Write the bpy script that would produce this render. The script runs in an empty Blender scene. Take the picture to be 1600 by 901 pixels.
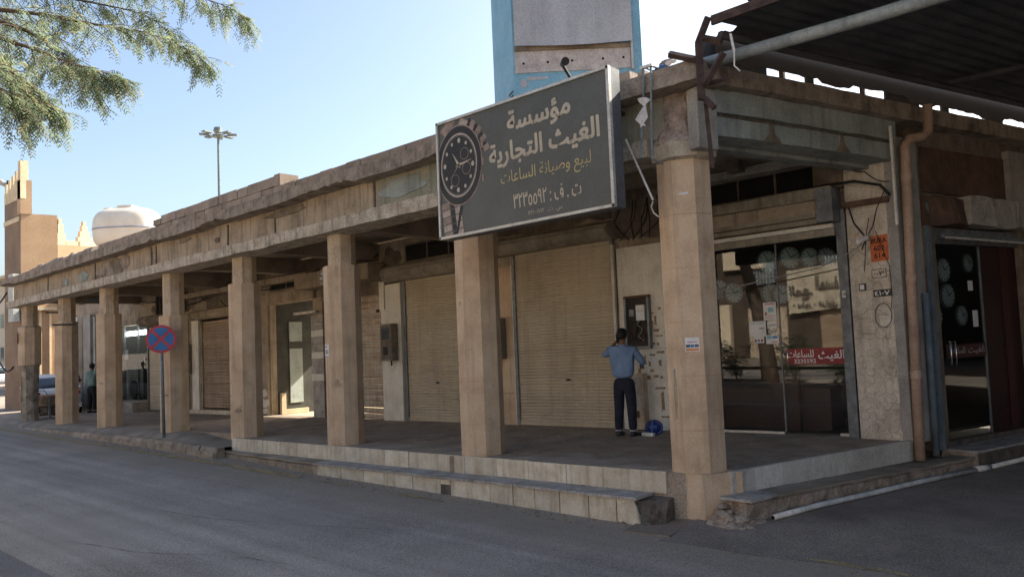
import bpy, bmesh, math, random
from mathutils import Vector, Matrix, noise
random.seed(7)
SC = bpy.context.scene
COL = SC.collection
PI = math.pi

# ------------------------------------------------------------------ camera
cam_d = bpy.data.cameras.new("camera")
cam = bpy.data.objects.new("camera", cam_d)
COL.objects.link(cam)
cam_d.sensor_width = 36.0
cam_d.lens = 27.0
cam_d.clip_start = 0.1
cam_d.clip_end = 2000.0
_R = ((0.7440, 0.0704, 0.6645), (0.6669, -0.0165, -0.7450), (-0.0415, 0.9974, -0.0592))
CAMPOS = Vector((4.277, -7.893, 1.660))
cam.matrix_world = Matrix.Translation(CAMPOS) @ Matrix([list(r) for r in _R]).to_4x4()
SC.camera = cam

# ------------------------------------------------------------------ world, sun, exposure
SUN_AZ = Vector((0.30, 0.954))          # horizontal direction towards the sun (behind the arcade, to the right)
SUN_EL = math.radians(37)
world = bpy.data.worlds.new("World")
SC.world = world
world.use_nodes = True
_nt = world.node_tree
_bg = _nt.nodes["Background"]
_sky = _nt.nodes.new("ShaderNodeTexSky")
_sky.sky_type = 'NISHITA'
_sky.sun_disc = False
_sky.sun_elevation = SUN_EL
_sky.sun_rotation = math.atan2(SUN_AZ.x, SUN_AZ.y)
_sky.air_density = 1.0
_sky.dust_density = 3.0
_sky.ozone_density = 1.0
_nt.links.new(_sky.outputs[0], _bg.inputs[0])
_bg.inputs[1].default_value = 0.108
sun_d = bpy.data.lights.new("sun", 'SUN')
sun_d.energy = 4.6
sun_d.angle = math.radians(0.5)
sun_d.color = (1.0, 0.93, 0.82)
sun = bpy.data.objects.new("sun", sun_d)
COL.objects.link(sun)
_sd = Vector((SUN_AZ.x*math.cos(SUN_EL), SUN_AZ.y*math.cos(SUN_EL), math.sin(SUN_EL)))
sun.rotation_euler = _sd.to_track_quat('Z', 'Y').to_euler()
sun.location = (0, 0, 30)
SC.view_settings.view_transform = 'Standard'
SC.view_settings.look = 'None'
SC.view_settings.exposure = 1.42
SC.view_settings.gamma = 1.0
SC.cycles.max_bounces = 8
SC.cycles.diffuse_bounces = 4
SC.cycles.transparent_max_bounces = 16

# ------------------------------------------------------------------ street slope of the old building
SA, SB = 0.0196, -0.0096
BD = Vector((0.2958, 0.9553))          # direction of the side street
BN = Vector((0.9553, -0.2958))         # its outward normal
def G(x, y): return SA*x + SB*y
def sp(s, off):                        # a plan point: s metres up the side street, off metres out of the corner line
    return (BD.x*s + BN.x*off, BD.y*s + BN.y*off)

# ------------------------------------------------------------------ materials
def srgb(r, g, b):
    f = lambda c: (c/255/12.92) if c/255 <= .04045 else ((c/255+.055)/1.055)**2.4
    return (f(r), f(g), f(b))
MATS = {}
def mat(name, c1, c2=None, c3=None, scale=3.0, fine=40.0, rough=0.85, bump=0.15, streak=0.0, streak_c=(0.05, 0.04, 0.03),
        metal=0.0, cracks=0.0, crack_scale=4.0, detail=8.0, spec=0.3, grain=0.17, dist=0.01, vary=0.0, hband=0.0, hscale=(.25,.25,14), dustband=None):
    m = bpy.data.materials.new(name); m.use_nodes = True
    nt = m.node_tree; N = nt.nodes; L = nt.links
    b = N["Principled BSDF"]
    b.inputs["Roughness"].default_value = rough
    b.inputs["Metallic"].default_value = metal
    b.inputs["Specular IOR Level"].default_value = spec
    c2 = c2 or tuple(x*.8 for x in c1); c3 = c3 or tuple(x*1.15 for x in c1)
    geo = N.new("ShaderNodeNewGeometry")
    n1 = N.new("ShaderNodeTexNoise"); n1.inputs["Scale"].default_value = scale; n1.inputs["Detail"].default_value = detail
    n1.inputs["Roughness"].default_value = .62
    L.new(geo.outputs["Position"], n1.inputs["Vector"])
    r1 = N.new("ShaderNodeValToRGB")
    e = r1.color_ramp.elements
    e[0].position = .33; e[0].color = (*c2, 1); e[1].position = .68; e[1].color = (*c3, 1)
    em = r1.color_ramp.elements.new(.5); em.color = (*c1, 1)
    L.new(n1.outputs["Fac"], r1.inputs["Fac"])
    col = r1.outputs["Color"]
    n2 = N.new("ShaderNodeTexNoise"); n2.inputs["Scale"].default_value = fine; n2.inputs["Detail"].default_value = 4
    L.new(geo.outputs["Position"], n2.inputs["Vector"])
    if grain > 0:
        mx = N.new("ShaderNodeMix"); mx.data_type = 'RGBA'; mx.blend_type = 'OVERLAY'
        mx.inputs["Factor"].default_value = grain
        L.new(col, mx.inputs["A"]); L.new(n2.outputs["Color"], mx.inputs["B"])
        bw = N.new("ShaderNodeMapRange"); bw.inputs[1].default_value = .30; bw.inputs[2].default_value = .70; L.new(n2.outputs["Fac"], bw.inputs[0]); L.new(bw.outputs[0], mx.inputs["B"])
        col = mx.outputs["Result"]
    if hband > 0:
        mp = N.new("ShaderNodeMapping"); mp.inputs["Scale"].default_value = hscale
        L.new(geo.outputs["Position"], mp.inputs["Vector"])
        n6 = N.new("ShaderNodeTexNoise"); n6.inputs["Scale"].default_value = 1.0; n6.inputs["Detail"].default_value = 5
        L.new(mp.outputs[0], n6.inputs["Vector"])
        mr = N.new("ShaderNodeMapRange"); mr.inputs[1].default_value = .3; mr.inputs[2].default_value = .7; mr.inputs[3].default_value = 1-hband; mr.inputs[4].default_value = 1+hband*.6
        L.new(n6.outputs["Fac"], mr.inputs[0])
        vm = N.new("ShaderNodeVectorMath"); vm.operation = 'SCALE'; L.new(col, vm.inputs[0]); L.new(mr.outputs[0], vm.inputs["Scale"]); col = vm.outputs[0]
    if vary > 0:
        oi = N.new("ShaderNodeObjectInfo"); mr = N.new("ShaderNodeMapRange"); mr.inputs[3].default_value = 1-vary; mr.inputs[4].default_value = 1+vary*.7
        L.new(oi.outputs["Random"], mr.inputs[0])
        vm = N.new("ShaderNodeVectorMath"); vm.operation = 'SCALE'; L.new(col, vm.inputs[0]); L.new(mr.outputs[0], vm.inputs["Scale"]); col = vm.outputs[0]
    if dustband:
        # dust blown against the kerb: (y where it is thick, y where it ends, colour)
        ya, yb, dc = dustband
        sx = N.new("ShaderNodeSeparateXYZ"); L.new(geo.outputs["Position"], sx.inputs[0])
        mr = N.new("ShaderNodeMapRange"); mr.inputs[1].default_value = yb; mr.inputs[2].default_value = ya; L.new(sx.outputs["Y"], mr.inputs[0])
        n7 = N.new("ShaderNodeTexNoise"); n7.inputs["Scale"].default_value = 1.5; n7.inputs["Detail"].default_value = 9; n7.inputs["Roughness"].default_value = .7
        L.new(geo.outputs["Position"], n7.inputs["Vector"])
        ad = N.new("ShaderNodeMath"); ad.operation = 'ADD'; L.new(mr.outputs[0], ad.inputs[0]); L.new(n7.outputs["Fac"], ad.inputs[1])
        mr2 = N.new("ShaderNodeMapRange"); mr2.inputs[1].default_value = .72; mr2.inputs[2].default_value = 1.30; mr2.inputs[4].default_value = .92; L.new(ad.outputs[0], mr2.inputs[0])
        mx = N.new("ShaderNodeMix"); mx.data_type = 'RGBA'; L.new(mr2.outputs[0], mx.inputs["Factor"]); L.new(col, mx.inputs["A"])
        dn = N.new("ShaderNodeVectorMath"); dn.operation = 'SCALE'; dn.inputs[0].default_value = dc
        mr3 = N.new("ShaderNodeMapRange"); mr3.inputs[1].default_value = .3; mr3.inputs[2].default_value = .7; mr3.inputs[3].default_value = .6; mr3.inputs[4].default_value = 1.3
        L.new(n2.outputs["Fac"], mr3.inputs[0]); L.new(mr3.outputs[0], dn.inputs["Scale"])
        L.new(dn.outputs[0], mx.inputs["B"]); col = mx.outputs["Result"]
    if streak > 0:
        mp = N.new("ShaderNodeMapping"); mp.inputs["Scale"].default_value = (7, 7, .55)
        L.new(geo.outputs["Position"], mp.inputs["Vector"])
        n3 = N.new("ShaderNodeTexNoise"); n3.inputs["Scale"].default_value = 1.6; n3.inputs["Detail"].default_value = 6
        L.new(mp.outputs[0], n3.inputs["Vector"])
        r3 = N.new("ShaderNodeValToRGB"); r3.color_ramp.elements[0].position = .50; r3.color_ramp.elements[1].position = .74
        L.new(n3.outputs["Fac"], r3.inputs["Fac"])
        ml = N.new("ShaderNodeMath"); ml.operation = 'MULTIPLY'; ml.inputs[1].default_value = streak
        L.new(r3.outputs["Color"], ml.inputs[0])
        mx = N.new("ShaderNodeMix"); mx.data_type = 'RGBA'
        L.new(ml.outputs[0], mx.inputs["Factor"]); L.new(col, mx.inputs["A"]); mx.inputs["B"].default_value = (*streak_c, 1)
        col = mx.outputs["Result"]
    hsrc = n2.outputs["Fac"]
    if cracks > 0:
        n4 = N.new("ShaderNodeTexNoise"); n4.inputs["Scale"].default_value = 5
        L.new(geo.outputs["Position"], n4.inputs["Vector"])
        mxv = N.new("ShaderNodeMix"); mxv.data_type = 'VECTOR'; mxv.inputs["Factor"].default_value = .12
        L.new(geo.outputs["Position"], mxv.inputs["A"]); L.new(n4.outputs["Color"], mxv.inputs["B"])
        v = N.new("ShaderNodeTexVoronoi"); v.feature = 'DISTANCE_TO_EDGE'; v.inputs["Scale"].default_value = crack_scale
        L.new(mxv.outputs["Result"], v.inputs["Vector"])
        r4 = N.new("ShaderNodeValToRGB"); r4.color_ramp.elements[0].position = 0.0; r4.color_ramp.elements[1].position = .05
        r4.color_ramp.elements[0].color = (1, 1, 1, 1); r4.color_ramp.elements[1].color = (0, 0, 0, 1)
        L.new(v.outputs["Distance"], r4.inputs["Fac"])
        n5 = N.new("ShaderNodeTexNoise"); n5.inputs["Scale"].default_value = 1.3
        L.new(geo.outputs["Position"], n5.inputs["Vector"])
        r5 = N.new("ShaderNodeValToRGB"); r5.color_ramp.elements[0].position = .42; r5.color_ramp.elements[1].position = .6
        L.new(n5.outputs["Fac"], r5.inputs["Fac"])
        ml = N.new("ShaderNodeMath"); ml.operation = 'MULTIPLY'
        L.new(r4.outputs["Color"], ml.inputs[0]); L.new(r5.outputs["Color"], ml.inputs[1])
        ml2 = N.new("ShaderNodeMath"); ml2.operation = 'MULTIPLY'; ml2.inputs[1].default_value = cracks
        L.new(ml.outputs[0], ml2.inputs[0])
        mx = N.new("ShaderNodeMix"); mx.data_type = 'RGBA'
        L.new(ml2.outputs[0], mx.inputs["Factor"]); L.new(col, mx.inputs["A"]); mx.inputs["B"].default_value = (.05, .04, .035, 1)
        col = mx.outputs["Result"]
    L.new(col, b.inputs["Base Color"])
    if bump > 0:
        ad = N.new("ShaderNodeMath"); ad.operation = 'ADD'
        L.new(hsrc, ad.inputs[0])
        mm = N.new("ShaderNodeMath"); mm.operation = 'MULTIPLY'; mm.inputs[1].default_value = 2.0
        L.new(n1.outputs["Fac"], mm.inputs[0]); L.new(mm.outputs[0], ad.inputs[1])
        bp = N.new("ShaderNodeBump"); bp.inputs["Strength"].default_value = bump; bp.inputs["Distance"].default_value = dist*2
        L.new(ad.outputs[0], bp.inputs["Height"]); L.new(bp.outputs[0], b.inputs["Normal"])
    MATS[name] = m
    return m
def emis(name, c, s):
    m = bpy.data.materials.new(name); m.use_nodes = True
    b = m.node_tree.nodes["Principled BSDF"]
    b.inputs["Base Color"].default_value = (*c, 1)
    b.inputs["Emission Color"].default_value = (*c, 1); b.inputs["Emission Strength"].default_value = s
    MATS[name] = m; return m
def glassmat(name, tint=(.9, .93, .92), ior=1.5, extra=0.0):
    m = bpy.data.materials.new(name); m.use_nodes = True
    nt = m.node_tree; N = nt.nodes; L = nt.links
    N.remove(N["Principled BSDF"]); out = N["Material Output"]
    tr = N.new("ShaderNodeBsdfTransparent"); tr.inputs[0].default_value = (*tint, 1)
    gl = N.new("ShaderNodeBsdfGlossy"); gl.inputs["Roughness"].default_value = .015
    f0 = ((ior-1)/(ior+1))**2 + extra
    lw_ = N.new("ShaderNodeLayerWeight"); lw_.inputs[0].default_value = .5
    pw = N.new("ShaderNodeMath"); pw.operation = 'POWER'; pw.inputs[1].default_value = 5.0; L.new(lw_.outputs["Facing"], pw.inputs[0])
    ad = N.new("ShaderNodeMath"); ad.operation = 'MULTIPLY_ADD'; ad.inputs[1].default_value = 1-f0; ad.inputs[2].default_value = f0; ad.use_clamp = True
    L.new(pw.outputs[0], ad.inputs[0])
    mx = N.new("ShaderNodeMixShader")
    L.new(ad.outputs[0], mx.inputs[0]); L.new(tr.outputs[0], mx.inputs[1]); L.new(gl.outputs[0], mx.inputs[2])
    L.new(mx.outputs[0], out.inputs[0])
    MATS[name] = m; return m

M = MATS
mat("fascia_plaster", (.34, .265, .185), (.20, .155, .11), (.42, .33, .235), scale=1.8, streak=.75, streak_c=(.11, .09, .07), bump=.3)
mat("beam_concrete", (.42, .36, .28), (.28, .235, .18), (.50, .44, .36), scale=3, streak=.35, bump=.4)
mat("ledge_paint", (.42, .355, .275), (.27, .225, .17), (.53, .46, .37), scale=5, streak=.6, bump=.4, grain=.3)
mat("cornice_concrete", (.28, .225, .175), (.13, .105, .082), (.37, .305, .24), scale=3.5, streak=.45, bump=.6, dist=.02)
mat("rough_mortar", (.40, .31, .25), (.24, .18, .14), (.50, .41, .35), scale=7, fine=26, bump=1.0, dist=.03)
mat("column_cladding", (.53, .385, .255), (.42, .30, .195), (.60, .455, .315), scale=2.0, fine=45, streak=.45, streak_c=(.24, .17, .11), bump=.12, grain=.10)
mat("column_plaster", (.50, .38, .26), (.35, .27, .19), (.55, .45, .33), scale=2.5, streak=.3, bump=.25)
mat("column_worn", (.30, .25, .19), (.15, .125, .095), (.42, .36, .29), scale=5, streak=.6, bump=.6)
mat("grey_block", (.29, .225, .175), (.21, .165, .13), (.36, .29, .23), scale=2.5, fine=60, bump=.5, streak=.15, vary=.14)
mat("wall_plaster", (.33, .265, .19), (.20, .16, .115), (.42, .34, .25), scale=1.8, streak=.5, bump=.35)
mat("wall_dark", (.17, .135, .10), (.09, .072, .054), (.25, .205, .155), scale=2.2, streak=.4, bump=.4)  # dark brown tone shared by walls, frames and fittings
mat("soffit_concrete", (.26, .21, .16), (.17, .138, .105), (.33, .27, .21), scale=1.6, bump=.4)
mat("white_plaster", (.66, .62, .53), (.54, .50, .42), (.72, .68, .59), scale=2.2, streak=.25, streak_c=(.3, .25, .18), bump=.15)
mat("cracked_plaster", (.55, .48, .39), (.38, .32, .255), (.62, .56, .47), scale=3.0, streak=.25, bump=.5, cracks=.5, crack_scale=6.5)
mat("grey_plaster", (.30, .28, .25), (.22, .20, .18), (.36, .34, .31), scale=2.0, bump=.3)
mat("green_grey_paint", (.27, .295, .27), (.19, .205, .185), (.33, .355, .325), scale=2.0, streak=.5, streak_c=(.10, .085, .07), bump=.25)
mat("green_fascia", (.26, .25, .19), (.19, .185, .14), (.31, .27, .2), scale=1.5, streak=.35, bump=.25)
mat("marble_tile", (.58, .505, .38), (.47, .395, .285), (.66, .595, .475), scale=5, fine=70, rough=.55, streak=.6, streak_c=(.26, .19, .115), bump=.1, vary=.16)
mat("marble_tile_clean", (.53, .49, .42), (.44, .405, .34), (.60, .565, .50), scale=4, rough=.6, streak=.35, streak_c=(.3, .24, .18), bump=.1, vary=.14)
mat("tread_stone", (.33, .295, .26), (.22, .195, .165), (.42, .385, .34), scale=4, rough=.75, bump=.25, grain=.3, vary=.1)
mat("platform_floor", (.31, .245, .185), (.22, .175, .13), (.39, .315, .24), scale=2.2, fine=50, bump=.45, grain=.35)
mat("step_masonry", (.34, .26, .195), (.19, .145, .105), (.45, .36, .28), scale=4, bump=.8, streak=.3)
mat("dark_masonry", (.12, .098, .078), (.07, .057, .045), (.18, .15, .12), scale=6, bump=.8)
mat("asphalt", (.290, .250, .205), (.240, .207, .170), (.330, .286, .235), scale=.55, fine=75, rough=.80, bump=.35, grain=.5, hband=.22, hscale=(.05, 3.4, 1), dustband=(-.15, -2.3, (.30, .24, .18)))
mat("alley_asphalt", (.225, .185, .150), (.165, .135, .11), (.28, .235, .19), scale=1.1, fine=65, rough=.9, bump=.5, grain=.5)
mat("dust", (.23, .175, .125), (.15, .118, .088), (.29, .225, .165), scale=2.4, fine=90, bump=.5, grain=.4)
mat("far_ground", (.30, .25, .20), (.24, .2, .16), (.36, .3, .24), scale=.2, fine=20, bump=.1)
mat("pavement_concrete", (.26, .215, .165), (.17, .14, .105), (.33, .275, .215), scale=2.2, fine=70, bump=.4)
mat("kerb_stone", (.30, .235, .17), (.19, .15, .11), (.38, .31, .235), scale=4, bump=.6, vary=.15)
mat("yellow_paint", (.34, .25, .12), (.18, .145, .10), (.40, .29, .13), scale=5, fine=60, bump=.15, grain=.5)
mat("shutter_beige", (.46, .385, .275), (.385, .32, .225), (.50, .425, .31), scale=1.0, rough=.6, streak=.30, streak_c=(.24, .18, .12), bump=.05, spec=.4, hband=.08, hscale=(.12,.12,3), grain=.08)
mat("shutter_pale", (.48, .385, .28), (.34, .25, .17), (.54, .45, .34), scale=3, rough=.65, streak=.55, streak_c=(.2, .11, .06), bump=.1, vary=.12, hband=.15)
mat("shutter_brown", (.33, .235, .155), (.26, .185, .12), (.38, .28, .19), scale=2, rough=.6, hband=.25, streak=.4, streak_c=(.16, .10, .06), bump=.1)
mat("shutter_housing", (.27, .235, .18), (.19, .16, .12), (.33, .29, .23), scale=3, rough=.55, streak=.5, bump=.1)
mat("pale_metal_bar", (.55, .50, .42), rough=.5, bump=.05, streak=.3)
mat("steel_frame", (.17, .18, .185), (.12, .125, .13), (.24, .25, .255), scale=6, rough=.5, metal=.3, bump=.08)
mat("rusty_steel", (.062, .040, .033), (.035, .025, .021), (.10, .060, .046), scale=9, rough=.85, bump=.35)
mat("canopy_sheet", (.060, .062, .066), (.040, .041, .045), (.085, .085, .087), scale=1.2, rough=.8, bump=.2)
mat("canopy_pipe_paint", (.23, .255, .255), (.17, .185, .18), (.30, .32, .31), scale=4, rough=.6, bump=.15, streak=.3)
mat("pink_pvc", (.36, .25, .185), (.28, .19, .14), (.42, .30, .23), scale=4, rough=.6, bump=.1)
mat("blue_grey_pvc", (.13, .16, .18), (.09, .11, .13), (.17, .2, .22), scale=4, rough=.6, bump=.1)
mat("white_pvc", (.60, .57, .52), (.45, .42, .37), (.68, .65, .6), scale=5, rough=.5, bump=.05, streak=.2)
mat("blue_paint", (.17, .34, .44), (.14, .295, .385), (.215, .385, .485), scale=2, rough=.6, bump=.08, streak=.2, streak_c=(.3, .4, .42))
mat("brushed_steel", (.40, .375, .36), (.36, .335, .325), (.45, .42, .40), scale=.7, rough=.5, metal=.3, hband=.15, hscale=(3,3,.5), bump=.06)
mat("pinkish_steel", (.42, .36, .32), (.33, .28, .255), (.50, .44, .39), scale=5, rough=.5, metal=.3, bump=.06)
mat("sign_face", (.088, .090, .080), (.076, .078, .07), (.10, .102, .092), scale=2, rough=.45, bump=0, grain=.1)
mat("sign_print", (.42, .36, .275), rough=.5, bump=0, grain=.05)
mat("sign_gold", (.42, .33, .16), rough=.5, bump=0, grain=.05)
mat("sign_bronze", (.25, .18, .145), (.18, .13, .105), (.31, .23, .19), scale=8, rough=.5, bump=0, grain=.1)
mat("sign_bronze_pale", (.37, .29, .245), (.28, .215, .18), (.44, .36, .31), scale=8, rough=.5, bump=0, grain=.1)
mat("sign_black", (.022, .021, .022), rough=.5, bump=0)
mat("aluminium", (.48, .46, .41), (.38, .36, .32), (.55, .53, .48), scale=6, rough=.45, metal=.3, bump=.05)
mat("sign_case", (.11, .115, .12), (.08, .085, .09), (.15, .155, .16), scale=3, rough=.5, metal=.3, bump=.05)
mat("red_print", (.27, .04, .038), rough=.5, bump=0, grain=.1)
mat("dark_red", (.06, .019, .016), (.045, .014, .012), (.08, .025, .021), scale=2, rough=.5, bump=0)
mat("wine_board", (.035, .014, .012), (.025, .010, .009), (.05, .019, .016), scale=1.5, rough=.5, bump=.03)
mat("sign_blue", (.045, .17, .40), rough=.45, bump=0, grain=.08)
mat("sign_red", (.50, .06, .075), rough=.45, bump=0, grain=.08)
mat("galvanised", (.17, .20, .20), (.12, .14, .14), (.22, .25, .25), scale=9, rough=.6, metal=.3, bump=.1)
mat("orange_stencil", (.50, .13, .045), (.42, .11, .04), (.56, .17, .06), scale=6, rough=.7, bump=.03)
mat("black_paint", (.015, .015, .014), rough=.6, bump=0)
mat("dark_plate", (.035, .04, .035), rough=.5, bump=0)
mat("paper", (.68, .66, .63), (.6, .58, .55), (.72, .7, .68), scale=6, rough=.8, bump=0, grain=.08)
mat("paper_teal", (.25, .42, .45), rough=.8, bump=0)
mat("paper_orange", (.62, .25, .10), rough=.8, bump=0)
mat("paper_ink", (.10, .11, .13), rough=.8, bump=0)
mat("paper_pink", (.55, .28, .28), rough=.8, bump=0)
mat("tape_residue", (.30, .195, .115), (.23, .14, .08), (.36, .25, .16), scale=20, bump=.1)
mat("meter_grey", (.20, .175, .14), (.14, .12, .095), (.27, .235, .19), scale=6, rough=.6, bump=.1, streak=.3)
mat("meter_front", (.13, .10, .075), (.09, .07, .05), (.17, .13, .1), scale=6, rough=.6, bump=.1)
mat("dark_void", (.012, .011, .010), rough=.9, bump=0)
mat("dark_interior", (.055, .045, .038), rough=.9, bump=0, scale=1.5)
mat("shop_floor", (.10, .075, .06), rough=.4, bump=0)
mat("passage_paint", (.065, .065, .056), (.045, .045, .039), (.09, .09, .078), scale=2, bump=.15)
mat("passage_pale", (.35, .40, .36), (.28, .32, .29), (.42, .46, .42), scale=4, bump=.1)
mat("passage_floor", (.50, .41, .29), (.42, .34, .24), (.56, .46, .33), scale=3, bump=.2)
mat("clock_face", (.38, .46, .46), (.33, .40, .40), (.44, .52, .52), scale=3, rough=.4, bump=0)
mat("clock_rim", (.08, .10, .10), rough=.4, bump=0)
mat("banner_cloth", (.50, .43, .32), (.36, .30, .22), (.57, .51, .40), scale=2.5, rough=.8, bump=.1, streak=.3, streak_c=(.25, .19, .13))
mat("chrome", (.6, .6, .58), rough=.2, metal=.9, bump=0)
mat("cable", (.018, .016, .015), rough=.7, bump=0)
mat("cable_grey", (.30, .29, .27), rough=.7, bump=0)
mat("tank_plastic", (.74, .66, .54), (.68, .60, .48), (.78, .71, .60), scale=1.5, rough=.5, bump=.05)
mat("tank_stripe", (.30, .33, .42), rough=.5, bump=0)
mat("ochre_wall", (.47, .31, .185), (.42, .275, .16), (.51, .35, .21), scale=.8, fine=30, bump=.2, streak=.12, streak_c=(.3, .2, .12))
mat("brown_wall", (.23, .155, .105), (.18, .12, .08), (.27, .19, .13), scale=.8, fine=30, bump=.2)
mat("cream_trim", (.62, .50, .33), (.55, .43, .28), (.66, .55, .38), scale=1.5, bump=.15)
mat("skin", (.17, .085, .05), (.15, .075, .045), (.19, .10, .06), scale=8, rough=.55, bump=.02, grain=.05)
mat("hair", (.010, .008, .007), rough=.6, bump=.2)
mat("blue_shirt", (.17, .255, .40), (.14, .215, .345), (.205, .295, .45), scale=6, fine=200, rough=.85, bump=.25, grain=.15)
mat("navy_trousers", (.018, .020, .032), (.013, .015, .024), (.025, .027, .04), scale=7, rough=.85, bump=.2)
mat("shoe", (.035, .037, .04), rough=.6, bump=.1)
mat("sock", (.35, .36, .37), rough=.9, bump=0)
mat("teal_shirt", (.16, .25, .24), rough=.85, bump=.2)
mat("black_cloth", (.02, .019, .02), rough=.85, bump=.2)
mat("helmet_blue", (.016, .045, .20), rough=.3, bump=.02, spec=.5, grain=.05)
mat("white_card", (.62, .63, .62), rough=.6, bump=0)
mat("car_paint", (.62, .66, .70), rough=.25, bump=0, grain=.02, spec=.6)
mat("car_glass", (.05, .07, .085), rough=.08, bump=0, spec=.8, grain=0)
mat("tyre", (.02, .02, .02), rough=.85, bump=.1)
mat("lamp_red", (.35, .02, .02), rough=.2, bump=0)
mat("wood_old", (.25, .165, .10), (.17, .11, .07), (.32, .22, .14), scale=5, rough=.85, bump=.3)
mat("bark", (.12, .085, .06), (.08, .057, .04), (.16, .12, .09), scale=8, bump=.7)
mat("leaf_green", (.27, .33, .20), (.20, .26, .15), (.33, .38, .22), scale=2.2, fine=9, rough=.6, bump=0)
mat("leaf_yellow", (.34, .32, .17), (.27, .27, .13), (.40, .36, .18), scale=3, rough=.6, bump=0)
mat("shrub_leaf", (.05, .085, .035), (.03, .055, .022), (.08, .12, .05), scale=4, rough=.6, bump=0)
mat("planter_concrete", (.36, .31, .26), (.28, .24, .2), (.42, .37, .31), scale=2, bump=.3)
mat("opp_dark", (.075, .055, .04), (.05, .038, .028), (.10, .075, .055), scale=.8, bump=.15)
mat("lane_bounce", (.24, .21, .18), (.2, .175, .15), (.28, .25, .21), scale=.6, fine=50, bump=.3, grain=.6)  # unseen lane, colour lightened to bounce sun onto the arcade
mat("opp_wall", (.62, .51, .37), (.54, .44, .31), (.67, .56, .42), scale=.6, bump=.15)
mat("opp_wall_red", (.36, .19, .12), (.3, .15, .1), (.4, .22, .15), scale=.6, bump=.15)
mat("grate_iron", (.20, .165, .135), rough=.8, bump=.3)
mat("cloth_blue", (.06, .13, .28), rough=.9, bump=.2)
mat("cloth_white", (.6, .57, .57), rough=.9, bump=.2)
mat("ac_white", (.42, .42, .38), (.33, .33, .3), (.48, .48, .44), scale=5, rough=.5, bump=.05)
mat("rust_panel", (.105, .062, .042), (.06, .038, .028), (.15, .09, .06), scale=3, rough=.85, bump=.2)
mat("foam_grey", (.36, .33, .29), (.26, .23, .2), (.43, .4, .36), scale=5, bump=.4)
emis("tube_light", (.85, .93, 1.0), 6.0)
emis("tiny_lamp", (1.0, .75, .45), 1.6)
glassmat("window_glass", (.92, .94, .93), 1.52, .02)
glassmat("side_glass", (.84, .85, .84), 1.45, .0)
mat("opp_mid", (.40, .32, .23), (.33, .26, .19), (.46, .37, .27), scale=.6, bump=.15)
# foliage lets a little light through
for _n in ("leaf_green", "leaf_yellow", "shrub_leaf"):
    _m = M[_n]; _t = _m.node_tree; _b = _t.nodes["Principled BSDF"]; _o = _t.nodes["Material Output"]
    _tl = _t.nodes.new("ShaderNodeBsdfTranslucent"); _mx = _t.nodes.new("ShaderNodeMixShader"); _mx.inputs[0].default_value = .55
    _src = _b.inputs["Base Color"].links[0].from_socket
    _t.links.new(_src, _tl.inputs[0]); _t.links.new(_b.outputs[0], _mx.inputs[1]); _t.links.new(_tl.outputs[0], _mx.inputs[2])
    _t.links.new(_mx.outputs[0], _o.inputs[0])

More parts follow.
